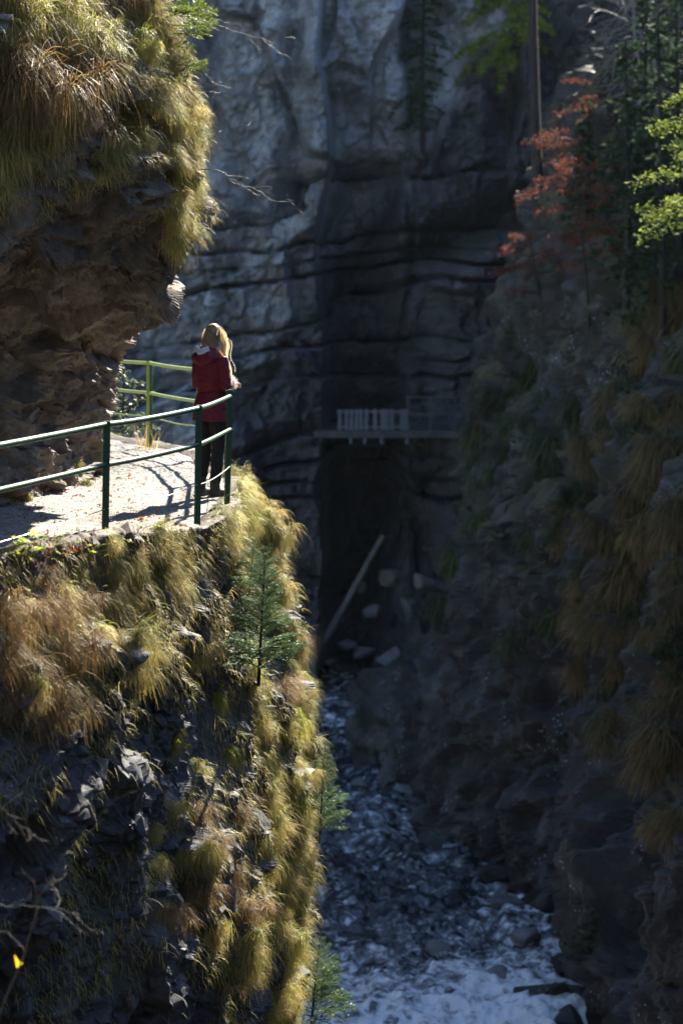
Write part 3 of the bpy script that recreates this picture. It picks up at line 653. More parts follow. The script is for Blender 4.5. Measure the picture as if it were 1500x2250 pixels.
# ------------------------------------------------------------------ railing
def bar(pts, r, sides=10):
    V, f = tube(pts, r, sides); return V, f
TOPZ, MIDZ, WIRZ = -1.26, -1.585, -1.93
line = [(-3.0, 12.4), (-1.826, 15.96), (-1.232, 17.72), (-1.05, 19.31), (-1.225, 22.0), (-1.66, 24.0), (-2.40, 25.6), (-3.25, 26.9)]
lean = [0.0, 0.02, 0.02, 0.035, 0.01, 0.01, 0.0, 0.0]
railing = empty('railing', (line[3][0], line[3][1], PATH_Z))
tag(railing, 'green painted steel pipe railing along the outer edge of the path', 'railing')
ro = np.array(railing.location)
def post_mesh(mat, h, w=0.052):
    bm = bmesh.new(); V, f = box_arr((0, 0, h / 2), (w, w, h)); vs = [bm.verts.new(v) for v in V]
    for q in f: bm.faces.new([vs[i] for i in q])
    bmesh.ops.bevel(bm, geom=list(bm.edges), offset=0.006, segments=2, affect='EDGES')
    me = bpy.data.meshes.new('post'); bm.to_mesh(me); bm.free(); me.materials.append(mat); return me
pm_dark = post_mesh(M['green'], 1.30)
# back posts are angle iron: one pale flange, one green flange
def angle_post():
    V, f = box_arr((-0.014, -0.02, 0.65), (0.038, 0.006, 1.30)); me = mesh_arrays('post', V, f, M['palegreen']); return me
pm_pale = angle_post()
def angle_flange():
    V, f = box_arr((0.022, 0.0, 0.65), (0.034, 0.046, 1.30)); return mesh_arrays('flange', V, f, M['green'])
fl_me = angle_flange()
for k, (x, y) in enumerate(line):
    if k in (0, 7): continue
    back_ = k >= 5
    p = obj('post', pm_pale if back_ else pm_dark, railing)
    ztop = TOPZ + (0.015 if k != 3 else 0.05)
    p.location = np.array((x - lean[k], y, ztop - 1.30)) - ro
    p.rotation_euler = (0, lean[k] / 1.2, (0.35, 0.2, 0.25, 0.2, 0.1, 0.0, 0.0, 0)[k])
    if back_: obj('flange', fl_me, p)
def seg_rail(k, z, r, name, mat, sag=0.0, over=0.0):
    a = np.array((*line[k], z)); b_ = np.array((*line[k + 1], z))
    t = np.linspace(-over, 1 + over, 9)
    pts = a + (b_ - a) * t[:, None]; pts[:, 2] -= sag * 4 * t * (1 - t)
    pts[:, 0] += 0.006 * np.sin(t * 5 + k)
    V, f = bar(pts - ro, r); o = obj(name, mesh_arrays(name, V, f, mat, smooth=True), railing); return o
for k in range(7):
    bk = k >= 5
    seg_rail(k, TOPZ - 0.012, 0.023, 'top_rail', M['palegreen'] if bk else M['green'], 0.012)
    seg_rail(k, (MIDZ - 0.06) if bk else MIDZ, 0.021, 'middle_rail', M['palegreen'] if bk else M['green'], 0.01)
    seg_rail(k, WIRZ, 0.008 if bk else 0.004, 'wire', M['palegreen'] if bk else M['wire'], 0.03)

# ------------------------------------------------------------------ the walker
def etube(pts, ra, rb, adir=(1, 0, 0), sides=20):
    pts = np.asarray(pts, float); n = len(pts); ra = np.broadcast_to(ra, (n,)).astype(float); rb = np.broadcast_to(rb, (n,)).astype(float)
    T = np.gradient(pts, axis=0); T /= np.linalg.norm(T, axis=1, keepdims=True) + 1e-9
    P = np.concatenate([pts[:1], pts, pts[-1:]]); T = np.concatenate([T[:1], T, T[-1:]])
    ra = np.concatenate([[0.0005], ra, [0.0005]]); rb = np.concatenate([[0.0005], rb, [0.0005]])
    th = np.arange(sides) / sides * 2 * math.pi; V = []
    for k in range(n + 2):
        a = np.array(adir, float); a -= T[k] * a.dot(T[k]); a /= np.linalg.norm(a); b = np.cross(T[k], a)
        V.append(P[k] + ra[k] * np.cos(th)[:, None] * a + rb[k] * np.sin(th)[:, None] * b)
    Q = [(k * sides + s, k * sides + (s + 1) % sides, (k + 1) * sides + (s + 1) % sides, (k + 1) * sides + s) for k in range(n + 1) for s in range(sides)]
    return np.concatenate(V), np.array(Q)
def ball(c, rx, ry, rz, sides=18, rows=10):
    ph = np.linspace(-math.pi / 2 + 0.15, math.pi / 2 - 0.15, rows)
    pts = np.array([(c[0], c[1], c[2] + rz * math.sin(p)) for p in ph])
    return etube(pts, rx * np.cos(ph), ry * np.cos(ph), (1, 0, 0), sides)
def fuse(name, pieces, voxel, mat, smooth_it=4, disp=None):
    """merge closed pieces into one continuous skin"""
    A_ = Acc()
    for V, f in pieces: A_.add(V, f)
    me = A_.mesh(name + '_src', None)
    o = bpy.data.objects.new('tmp', me); COL.objects.link(o)
    m = o.modifiers.new('r', 'REMESH'); m.mode = 'VOXEL'; m.voxel_size = voxel; m.use_smooth_shade = True
    s = o.modifiers.new('s', 'SMOOTH'); s.iterations = smooth_it; s.factor = 0.5
    bpy.context.view_layer.update()
    dg = bpy.context.evaluated_depsgraph_get()
    nm = bpy.data.meshes.new_from_object(o.evaluated_get(dg)); nm.name = name
    bpy.data.objects.remove(o); nm.materials.clear(); nm.materials.append(mat)
    if disp is not None:
        V = np.zeros(len(nm.vertices) * 3, dtype=np.float32); nm.vertices.foreach_get('co', V); V = V.reshape(-1, 3)
        Nn = np.zeros(len(V) * 3, dtype=np.float32); nm.vertices.foreach_get('normal', Nn); Nn = Nn.reshape(-1, 3)
        nm.vertices.foreach_set('co', (V + Nn * disp(V.astype(float))[:, None]).astype(np.float32).ravel()); nm.update()
    return nm
M['skin'] = paint_mat('skin', (0.55, 0.36, 0.28), (0.62, 0.42, 0.33), 0.5, 0, 30)
M['jacket'] = paint_mat('red_parka_cloth', (0.115, 0.004, 0.013), (0.15, 0.006, 0.019), 0.8, 0, 25)
M['lining'] = paint_mat('pale_lining', (0.5, 0.5, 0.52), (0.62, 0.62, 0.64), 0.8, 0, 30)
M['trouser'] = paint_mat('black_trousers', (0.004, 0.004, 0.005), (0.008, 0.008, 0.01), 0.85, 0, 30)
M['boot'] = paint_mat('dark_boot', (0.02, 0.015, 0.012), (0.035, 0.026, 0.02), 0.55, 0, 30)
M['scarf'] = paint_mat('rose_scarf', (0.42, 0.28, 0.27), (0.5, 0.36, 0.34), 0.8, 0, 40)
M['hair'] = leaf_mat('blond_hair', 0.6, 0.35, 0.0, spec=0.6)
person = empty('person', (-1.275, 20.0, PATH_Z + 0.012), R(-34)); person.scale = (1.0, 1.0, 1.0)
tag(person, 'long-haired walker in a dark red parka leaning on the railing, looking into the gorge', 'person')
def limb(a, b, c, r, adir=(1, 0, 0)):
    a, b, c = map(np.array, (a, b, c))
    pts = [a + (b - a) * t for t in (0, .33, .66)] + [b + (c - b) * t for t in (0, .33, .66, 1)]
    return etube(pts, r, r, adir, 16)
SH = 1.365
RE, LE = (0.195, -0.02, 1.085), (-0.195, 0.03, 1.09)           # elbows
RH, LH = (0.13, 0.15, 1.105), (-0.04, 0.2, 1.105)           # wrists
arm_r = np.array([.048, .047, .045, .042, .038, .033, .028])
leg_r = np.array([.078, .074, .064, .054, .052, .045, .036])
def hand(wr, inward):
    """palm and five bent fingers resting over the rail"""
    w = np.array(wr); ps = [etube([w, w + (0, .035, 0.0), w + (0, .075, -.004), w + (0, .09, -.008)], [.026, .038, .041, .036], [.02, .016, .014, .012], (1, 0, 0), 14)]
    for k, (dx, ln) in enumerate(((-.03, .066), (-.01, .078), (.01, .074), (.03, .058))):
        b0 = w + (dx, .082, -.006)
        ps.append(etube([b0, b0 + (0, ln * .4, -.004), b0 + (0, ln * .65, -.02), b0 + (0, ln * .72, -.05)], [.0095, .009, .0085, .007], [.0095, .009, .0085, .007], (1, 0, 0), 8))
    t0 = w + (inward * .032, .03, -.004)
    ps.append(etube([t0, t0 + (inward * .02, .025, -.008), t0 + (inward * .024, .05, -.02)], [.012, .011, .008], [.012, .011, .008], (0, 0, 1), 8))
    return ps
head_c = np.array((0.012, 0.035, 1.565))
body_p = [
 etube([(0, 0, .84), (0, 0, .92), (0, .005, 1.02), (0, .01, 1.12), (0, .01, 1.24), (0, .005, 1.34), (0, .01, 1.40)], [.15, .165, .13, .14, .16, .165, .09], [.1, .11, .09, .1, .11, .09, .06]),
 etube([(0, .008, 1.38), (0, .018, 1.44), (.005, .025, 1.50)], [.056, .05, .05], [.056, .052, .052]),
 ball(head_c, .074, .093, .112), ball(head_c + (0.0, .06, -.055), .05, .045, .05),
 etube([head_c + (0, .088, .012), head_c + (0, .112, -.018), head_c + (0, .098, -.028)], [.008, .014, .01], [.008, .012, .01]),
 etube([head_c + (0, .09, -.052), head_c + (0, .1, -.058), head_c + (0, .09, -.066)], [.024, .024, .02], [.006, .008, .006]),
 ball(head_c + (.076, -.005, -.01), .01, .02, .032, 8, 6), ball(head_c + (-.076, -.005, -.01), .01, .02, .032, 8, 6),
 limb((.14, 0, SH), RE, RH, arm_r), limb((-.14, 0, SH), LE, LH, arm_r),
 limb((.085, 0, .88), (.075, .02, .48), (.075, -.03, .08), leg_r), limb((-.085, 0, .88), (-.075, .01, .48), (-.085, -.05, .08), leg_r),
 etube([(.075, -.05, .05), (.08, .05, .04), (.085, .13, .03)], [.036, .04, .032], [.036, .032, .022]), etube([(-.085, -.07, .05), (-.09, .03, .04), (-.095, .11, .03)], [.036, .04, .032], [.036, .032, .022]),
] + hand(RH, -1) + hand(LH, 1)
obj('body', fuse('body', body_p, 0.0075, M['skin'], 3), person)
jk_p = [
 etube([(0, 0, .745), (0, 0, .80), (0, 0, .90), (0, .004, 1.0), (0, .006, 1.1), (0, .006, 1.2), (0, .004, 1.3), (0, .002, 1.365), (0, .005, 1.41), (0, .012, 1.45)],
       [.186, .18, .17, .152, .15, .158, .162, .148, .09, .07], [.158, .152, .14, .122, .118, .124, .12, .1, .08, .07], (1, 0, 0), 28),
 limb((.13, 0, SH - .01), RE, RH, np.array([.07, .07, .065, .06, .056, .05, .045])), limb((-.13, 0, SH - .01), LE, LH, np.array([.07, .07, .065, .06, .056, .05, .045])),
]
def folds(V):
    z = V[:, 2]
    f1 = fbm(V * np.array([7, 7, 16]), 3, 301) * 0.011
    waist = np.exp(-((z - 1.03 - 0.12 * V[:, 0]) / 0.012) ** 2) * -0.01
    seam = np.exp(-((np.abs(V[:, 0]) - 0.135) / 0.007) ** 2) * -0.006 * (z > 1.1)
    return f1 + waist + seam
jacket = obj('jacket', fuse('jacket', jk_p, 0.0085, M['jacket'], 3, folds), person)
# hood hanging at the back of the neck: a draped pouch with a pale lining
hood_p = [etube([(-.12, -.07, 1.40), (-.085, -.13, 1.37), (0, -.155, 1.34), (.085, -.13, 1.37), (.12, -.07, 1.40)], [.03, .045, .055, .045, .03], [.05, .06, .066, .06, .05], (0, 1, 0), 16),
          etube([(-.1, -.05, 1.43), (-.07, -.1, 1.44), (0, -.12, 1.43), (.07, -.1, 1.44), (.1, -.05, 1.43)], [.022, .026, .03, .026, .022], [.03, .03, .03, .03, .03], (0, 1, 0), 14)]
hood = obj('hood', fuse('hood', hood_p, 0.007, M['jacket'], 3, lambda V: fbm(V * 14, 2, 305) * 0.008), jacket)
lin_p = [etube([(-.075, -.125, 1.455), (-.04, -.155, 1.44), (0.0, -.178, 1.405), (.04, -.16, 1.435), (.075, -.125, 1.455)], [.012, .018, .022, .018, .012], [.028, .034, .036, .034, .028], (0, 1, 0), 14)]
obj('hood_lining', fuse('hood_lining', lin_p, 0.005, M['lining'], 3, lambda V: fbm(V * 25, 2, 306) * 0.006), jacket)
for nm_, wr, el in (('cuff', RH, RE), ('cuff', LH, LE)):
    w_, e_ = np.array(wr), np.array(el); dv = (w_ - e_) / np.linalg.norm(w_ - e_)
    g = np.random.default_rng(31); n_ = 420
    a = g.uniform(0, 2 * math.pi, n_); b1_ = np.cross(dv, (0, 0, 1.0)); b1_ /= np.linalg.norm(b1_); b2_ = np.cross(dv, b1_)
    rd = b1_ * np.cos(a)[:, None] + b2_ * np.sin(a)[:, None]
    rt = w_ - dv * g.uniform(-0.02, .05, n_)[:, None] + rd * 0.045
    o2 = rd * 0.8 + g.normal(0, .35, (n_, 3)); o2 /= np.linalg.norm(o2, axis=1, keepdims=True)
    V = np.stack([rt - b1_ * .0015, rt + b1_ * .0015, rt + o2 * g.uniform(.015, .045, n_)[:, None] + b1_ * .0008, rt + o2 * g.uniform(.015, .045, n_)[:, None] - b1_ * .0008], 1).reshape(-1, 3)
    obj(nm_, mesh_arrays('cuff', V, np.arange(n_ * 4).reshape(-1, 4), M['hair'], np.tile((0.62, 0.58, 0.55), (n_ * 4, 1))), jacket)
tr_p = [etube([(0, 0, .80), (0, 0, .86), (0, 0, .95)], [.14, .145, .14], [.1, .105, .1], (1, 0, 0), 24),
        limb((.085, 0, .88), (.075, .02, .48), (.075, -.03, .10), leg_r * 1.08 + .008), limb((-.085, 0, .88), (-.075, .01, .48), (-.085, -.05, .10), leg_r * 1.08 + .008)]
obj('trousers', fuse('trousers', tr_p, 0.008, M['trouser'], 3, lambda V: fbm(V * np.array([9, 9, 22]), 2, 309) * 0.007), person)
for sx, (fx, fy) in ((1, (.075, -.03)), (-1, (-.085, -.05))):
    bp_ = [etube([(fx, fy, .02), (fx, fy, .08), (fx, fy - .005, .15), (fx, fy - .005, .2)], [.05, .05, .047, .052], [.055, .055, .05, .054]),
           etube([(fx, fy - .05, .045), (fx, fy + .02, .05), (fx + .005 * sx, fy + .1, .042), (fx + .01 * sx, fy + .17, .033)], [.042, .046, .05, .04], [.045, .05, .042, .03], (1, 0, 0), 16)]
    bt = obj('boot', fuse('boot', bp_, 0.006, M['boot'], 2), person)
    V, f = etube([(fx, fy - .08, .012), (fx, fy, .012), (fx + .005 * sx, fy + .1, .012), (fx + .01 * sx, fy + .19, .012)], [.035, .045, .052, .036], [.012, .012, .012, .012], (1, 0, 0), 12)
    obj('sole', mesh_arrays('sole', V, f, M['boot']), bt)
sc_p = [etube([(.09 * math.cos(a), .01 + .082 * math.sin(a), 1.455 + .012 * math.sin(3 * a)) for a in np.linspace(-2.6, 2.2, 14)], .022, .03, (0, 0, 1), 12),
        etube([(.075, -.03, 1.52), (.095, .01, 1.49), (.10, .05, 1.45)], [.014, .02, .016], [.016, .022, .018], (0, 0, 1), 10)]
obj('scarf', fuse('scarf', sc_p, 0.006, M['scarf'], 2, lambda V: fbm(V * 30, 2, 311) * 0.006), person)
# hair: many strands falling over shoulders
g = np.random.default_rng(77); n_ = 2600; K = 9
ph = g.uniform(0, 2 * math.pi, n_); ct = g.uniform(-0.15, 1.0, n_); st = np.sqrt(1 - ct * ct)
dirs = np.stack([st * np.cos(ph), st * np.sin(ph), ct], 1)
front = (dirs[:, 1] > 0.55) & (dirs[:, 2] < 0.45); dirs[front, 1] *= -1
rad3 = np.array((.082, .1, .12))
hp = np.zeros((n_, K + 1, 3)); 
Ls = np.where(dirs[:, 1] < -.25 + .3 * np.abs(dirs[:, 0]), g.uniform(.13, .2, n_), g.uniform(.26, .44, n_)); side_dir = dirs.copy(); side_dir[:, 2] = 0; side_dir /= np.linalg.norm(side_dir, axis=1, keepdims=True)
p = head_c + dirs * rad3; v = np.stack([dirs[:, 0] * .6, dirs[:, 1] * .6 - .15, np.full(n_, .1)], 1)
wob = g.normal(0, 1, (n_, 3))
for k in range(K + 1):
    hp[:, k] = p
    v = v * 0.55 + np.array((0, 0, -1.0)) * 0.62 + (0.14 + 0.22 * (wob[:, :1] > 1.2) * .5) * wob * np.sin(k * 1.1 + ph * 3)[:, None]
    v /= np.linalg.norm(v, axis=1, keepdims=True)
    p = p + v * (Ls / K)[:, None]
    q = (p - head_c) / rad3; rr = np.linalg.norm(q, axis=1); ins = (rr < 1.02) & (p[:, 2] > head_c[2] - .1)
    p[ins] = head_c + (q[ins] / rr[ins][:, None]) * 1.02 * rad3
    low = p[:, 2] < head_c[2] - .03                       # keep clear of the neck and rest on the shoulders
    rxy = np.hypot(p[:, 0], p[:, 1] - .01); lim = np.interp(p[:, 2], [1.2, 1.36, 1.42, 1.5], [.2, .16, .11, .085])
    fix = low & (rxy < lim); sc_f = (lim / (rxy + 1e-6))[:, None]
    p[fix, :2] = (p[fix, :2] - (0, .01)) * sc_f[fix] + (0, .01)
V = np.zeros((n_, K + 1, 2, 3)); wd = np.stack([-np.sin(ph + 1.2), np.cos(ph + 1.2), np.zeros(n_)], 1) * 0.0018
for k in range(K + 1):
    V[:, k, 0] = hp[:, k] - wd * (1 - .6 * k / K); V[:, k, 1] = hp[:, k] + wd * (1 - .6 * k / K)
base = (np.arange(n_) * (K + 1) * 2)
f = np.concatenate([np.stack([base + 2 * k, base + 2 * k + 1, base + 2 * k + 3, base + 2 * k + 2], 1) for k in range(K)])
hc = np.array((0.62, 0.49, 0.31)) * g.uniform(.6, 1.4, (n_, 1)); hc = np.repeat(hc, (K + 1) * 2, 0) * np.tile(np.repeat(np.linspace(.75, 1.5, K + 1), 2), n_)[:, None]
hair = obj('hair', mesh_arrays('hair', V.reshape(-1, 3), f, M['hair'], hc), person)
M['scalp'] = paint_mat('hair_mass', (0.16, 0.10, 0.045), (0.26, 0.17, 0.08), 0.5, 0, 40)
cap_p = [ball(head_c + (0, -.012, .008), .084, .094, .12), etube([head_c + (0, -.04, -.03), head_c + (0, -.06, -.1), head_c + (0, -.055, -.15)], [.075, .07, .045], [.055, .045, .025])]
obj('hair_mass', fuse('hair_mass', cap_p, 0.006, M['scalp'], 2, lambda V: fbm(V * np.array([40, 40, 6]), 2, 315) * 0.005), hair)
#STAGE3
# ------------------------------------------------------------------ leaf litter, herbs, stones on and by the path
def leaf_shape(lobes=5, seed=0, cup=0.25):
    """lobed leaf outline as a fan of quads around the midrib, unit size, stalk at the origin, pointing +Y"""
    g = np.random.default_rng(seed); n = 4 * lobes
    a = np.linspace(-2.7, 2.7, n); r = 0.34 + 0.16 * np.cos(a * lobes / 1.05) + g.normal(0, .02, n)
    rim = np.stack([r * np.sin(a), 0.45 + r * np.cos(a), np.zeros(n)], 1)
    c = np.array([[0, .4, 0.0]]); V = np.concatenate([c, rim]); V[:, 2] = -cup * (V[:, 0] ** 2) * 2 - cup * 0.6 * (V[:, 1] - .4) ** 2 + g.normal(0, .012, len(V))
    Fq = np.array([(0, 1 + k, 2 + k, 3 + k) for k in range(0, n - 2, 2)])
    return V, Fq
def rot_rand(g, up=0.5):
    q = Quaternion((0, 0, 1), g.uniform(0, 6.28)) @ Quaternion((1, 0, 0), g.normal(0, up)) @ Quaternion((0, 1, 0), g.normal(0, up))
    return np.array(q.to_matrix())
def path_drop(px, py):
    h_ = hit(px, py, [path, lower_cliff, rock_wall]); return h_
A_ = Acc(); g = np.random.default_rng(5)
LC = [np.array(c) for c in ((.36, .10, .03), (.28, .09, .03), (.42, .2, .05), (.2, .09, .045), (.16, .07, .04), (.4, .13, .03))]
shapes = [leaf_shape(5, k, .5) for k in range(4)] + [leaf_shape(1, k, .6) for k in range(3)]
zones = [((20, 1050), (230, 1095), 150), ((20, 1100), (120, 1150), 60), ((230, 1000), (420, 1060), 26), ((0, 1165), (210, 1215), 120), ((200, 1110), (430, 1165), 90), ((120, 1120), (330, 1150), 50), ((0, 1220), (330, 1330), 90), ((330, 1150), (470, 1250), 40), ((0, 1480), (420, 1700), 40), ((220, 1050), (300, 1110), 40)]
for (x0, y0), (x1, y1), n in zones:
    for k in range(n):
        u = g.random(); px = x0 + (x1 - x0) * u; py = y0 + (y1 - y0) * g.random() if True else 0
        h_ = path_drop(px, py)
        if not h_: continue
        V, Fq = shapes[g.integers(len(shapes))]
        sz = g.uniform(.025, .06)
        A_.add((V * sz) @ rot_rand(g, .5).T + np.array(h_[0]) + np.array(h_[1]) * 0.012, Fq, LC[g.integers(len(LC))] * g.uniform(.7, 1.3))
tag(obj('leaf_litter', A_.mesh('leaf_litter', M['litter'])), 'scattered rust and brown fallen leaves along the path edges', 'leaf litter', kind='stuff')

YG = (0.34, 0.42, 0.04)
leaf_meshes = []
for k in range(4):
    V, Fq = leaf_shape(5 if k < 3 else 3, 20 + k, .35); leaf_meshes.append(mesh_arrays('leaf', V, Fq, M['leaf'], np.tile(np.array(YG) * (0.85 + .15 * k), (len(V), 1))))
def herb(px, py, n, size, height, label, objs=None, spread=0.1):
    h_ = hit(px, py, objs or [lower_cliff, path], -4)
    if not h_: return
    g = random
    e = empty('leafy_herb', h_[0]); tag(e, label, 'herb', 'yellow-green leafy herbs')
    A = Acc(); tips = []
    for k in range(n):
        tip = np.array((g.gauss(0, spread), g.gauss(-.06, spread * .5), g.uniform(.3, 1) * height)); tips.append(tip)
        mid = tip * .5 + np.array((0, -.02, .02)); V, f = tube([(0, 0.02, -.03), mid, tip], [.0022, .0018, .0012], 4); A.add(V, f, (.2, .2, .06))
    obj('stem', A.mesh('stem', M['leaf']), e)
    for tip in tips:
        l = obj('leaf', g.choice(leaf_meshes), e); l.location = tip; s_ = size * g.uniform(.7, 1.25); l.scale = (s_,) * 3
        l.rotation_euler = (g.uniform(-.2, .9), g.uniform(-.5, .5), g.uniform(0, 6.28))
for a in ((55, 1228, 13, .075, .16, 'leafy yellow-green herb by the near end of the path edge'), (120, 1238, 12, .075, .14, 'lobed yellow-green herb in front of the first railing post'),
          (35, 1240, 6, .06, .1, 'small pale herb beside a larger leafy herb on the bank'), (70, 1300, 4, .06, .07, 'low herb with a few round leaves below the bank'),
          (165, 1405, 6, .05, .1, 'thin herb hanging beside a column of grass on the first rib'), (300, 1172, 7, .06, .12, 'dark leafy herb under the middle of the front railing'),
          (205, 1300, 7, .05, .12, 'sprig of pale leaves between two grass ribs'), (415, 1520, 6, .045, .1, 'small yellowing herb in a crack of the dark cliff face'),
          (385, 1640, 5, .05, .08, 'few-leaved herb low on the dark rock face'), (120, 1190, 5, .045, .08, 'little herb at the edge of the gravel'), (20, 1212, 9, .06, .12, 'spreading herb half hidden by the leafy bank'), (90, 1212, 9, .07, .13, 'tall-stemmed herb between two lobed herbs'), (185, 1225, 8, .06, .12, 'herb with small lit leaves behind the first post'), (265, 1200, 8, .055, .1, 'green herb under the first railing span'), (330, 1215, 7, .055, .1, 'herb sprouting beside a grass tuft under the railing'), (30, 1300, 7, .05, .1, 'dull herb low on the earthy bank')):
    herb(*a)

# loose rock blocks set in the cliff faces
def chip(seed, sx=1.0, sy=.7, sz=.6):
    g = np.random.default_rng(seed); bm = bmesh.new()
    for k in range(16):
        v = g.normal(0, 1, 3); v /= np.abs(v).max() ** .7 * np.linalg.norm(v) ** .3; bm.verts.new(v * np.array((sx, sy, sz)) * .5)
    bmesh.ops.convex_hull(bm, input=bm.verts); 
    for v in [v for v in bm.verts if not v.link_faces]: bm.verts.remove(v)
    bmesh.ops.bevel(bm, geom=list(bm.edges), offset=.025, segments=1, affect='EDGES')
    me = bpy.data.meshes.new('rock_block'); bm.to_mesh(me); bm.free(); return me
chips = [chip(500 + k, 1, .75, .55 + .1 * (k % 4)) for k in range(9)]
for me in chips: me.materials.append(M['cliff'])
g = random.Random(12)
def blocks(owner, spots, smin, smax, mat=None):
    for (x0, y0, x1, y1, n) in spots:
        for k in range(n):
            h_ = hit(g.uniform(x0, x1), g.uniform(y0, y1), [owner])
            if not h_: continue
            o = obj('rock_block', g.choice(chips), owner); s_ = g.uniform(smin, smax); o.location = h_[0] - h_[1] * .22 * s_; o.scale = (s_, s_, s_); o.rotation_euler = (g.gauss(0, .4), g.gauss(0, .5), g.uniform(0, 6.28))
blocks(lower_cliff, [(180, 1420, 400, 1750, 60), (0, 1700, 330, 2250, 90), (300, 1950, 560, 2250, 35), (400, 1600, 540, 1800, 18), (150, 1160, 420, 1200, 6)], .09, .26)

# ------------------------------------------------------------------ spruces
def needle_branch(seed, L=0.4, twigs=7, nl=0.02, nw=0.0055, step=0.003, droop=.15, col=(0.10, 0.165, 0.062), fine=True):
    """one flat spruce spray pointing +X with side twigs and needles"""
    g = np.random.default_rng(seed); A = Acc()
    def shoot(p0, d, ln, r):
        n = max(3, int(ln / .05) + 2); t = np.linspace(0, 1, n); pts = p0 + d * ln * t[:, None]; pts[:, 2] -= droop * ln * t ** 2
        V, f = tube(pts, np.linspace(r, r * .35, n), 4); A.add(V, f, (.12, .085, .055))
        m = max(6, int(ln / step)); s = g.random(m); P = np.stack([np.interp(s, t, pts[:, k]) for k in range(3)], 1)
        sd_ = np.cross(d, (0, 0, 1.0)); sd_ /= np.linalg.norm(sd_) + 1e-9
        a = np.where(g.random(m) < .5, 1, -1) * g.uniform(.35, 1.2, m); lift = g.uniform(-.15, .55, m)
        nd = d * np.cos(a)[:, None] * .8 + sd_ * np.sin(a)[:, None] + np.array((0, 0, 1.0)) * lift[:, None]
        nd /= np.linalg.norm(nd, axis=1, keepdims=True); wv = np.cross(nd, g.normal(0, 1, (m, 3))); wv /= np.linalg.norm(wv, axis=1, keepdims=True) + 1e-9
        l_ = nl * g.uniform(.7, 1.2, m)[:, None]
        V = np.stack([P - wv * nw / 2, P + wv * nw / 2, P + nd * l_ + wv * nw * .25, P + nd * l_ - wv * nw * .25], 1).reshape(-1, 3)
        c = np.array(col) * g.uniform(.7, 1.4, (m, 1)); c = np.repeat(c, 4, 0)
        A.add(V, np.arange(m * 4).reshape(-1, 4), c)
        return pts
    main = shoot(np.zeros(3), np.array((1.0, 0, .12)), L, .004 * (L / .4))
    for k in range(twigs):
        u = .22 + .72 * (k + .5) / twigs; p = np.array([np.interp(u, np.linspace(0, 1, len(main)), main[:, j]) for j in range(3)])
        for sgn in (-1, 1):
            a = sgn * g.uniform(.6, .95); shoot(p, np.array((math.cos(a), math.sin(a), g.normal(.02, .08))), L * (1 - u) * .75 + .04 * L / .4, .0022 * (L / .4))
    return A
SPR = [needle_branch(600 + k, .4, 6).mesh('branch', M['needle']) for k in range(4)]
SPRL = [needle_branch(620 + k, .4, 6, col=(.2, .25, .05)).mesh('branch', M['needle']) for k in range(3)]
def sapling(loc, H, Wd, label, lean=(0, 0), meshes=SPR, start=.12, whorls=13, foot=.27):
    e = empty('spruce_sapling', loc); tag(e, label, 'sapling', 'young spruces on the cliff')
    t = np.linspace(0, 1, 8); pts = np.stack([lean[0] * t * H, lean[1] * t * H, t * H], 1)
    V, f = tube(np.concatenate([[(-.06, foot, -.1)], pts]), np.linspace(.014, .003, 9) * H, 6); o = obj('trunk', mesh_arrays('trunk', V, f, M['bark'], smooth=True), e)
    g = random
    for k in range(whorls):
        u = start + (1 - start) * k / whorls; n = 5 if k < whorls - 2 else 3
        for j in range(n):
            b_ = obj('branch', g.choice(meshes), e); b_.location = (lean[0] * u * H, lean[1] * u * H, u * H)
            s_ = Wd * (1 - u * .92) ** .8 / .4 * g.uniform(.75, 1.15); b_.scale = (s_, s_, s_)
            b_.rotation_euler = (g.uniform(-.3, .3), -.25 - .5 * u + g.uniform(-.25, .25), j * 6.283 / n + k * 1.3 + g.uniform(-.3, .3))
    return e
def on(px, py, objs, off=0.0, step=-5):
    h_ = hit(px, py, objs, step); return h_[0] + h_[1] * off
sapling(on(462, 1490, [lower_cliff], .46), 1.3, .44, 'bushy dark green spruce sapling growing from the cliff below the corner post', (.06, -.2), whorls=19, foot=.6)
sapling(on(508, 1290, [lower_cliff], .18), .5, .26, 'short spruce sapling in grass just under the path corner', (.1, -.2), whorls=9)
sapling(on(672, 1860, [lower_cliff], .2), 1.0, .36, 'slender spruce sapling leaning from the cliff edge over the river', (.06, -.1), whorls=13)
sapling(on(664, 2290, [lower_cliff], .22), .98, .5, 'spreading spruce sapling at the foot of the visible cliff edge', (.1, -.12), whorls=11)

def bough(loc, rz, tilt, s_, label, meshes=SPRL, roll=0):
    e = obj('spruce_bough', random.choice(meshes)); e.location = loc; e.rotation_euler = (roll, tilt, rz); e.scale = (s_,) * 3
    return tag(e, label, 'bough', 'spruce boughs on the overhang')
rb_ = random.Random(8)
for (x, y) in ((345, 5), (352, 40), (360, 75), (368, 120), (375, 160), (340, -25), (430, -40), (362, 55), (350, 100), (372, 140), (335, 20), (380, 30)):
    rz, tl, s_ = rb_.uniform(-.75, .25), rb_.uniform(-.3, .35), rb_.uniform(.7, 1.5)
    h_ = hit(x, y, [rock_wall], -8)
    if h_: bough(h_[0] + h_[1] * .02, rz, tl, s_, 'sunlit pale green spruce bough reaching out from the overhang', roll=rb_.uniform(-.7, .7))

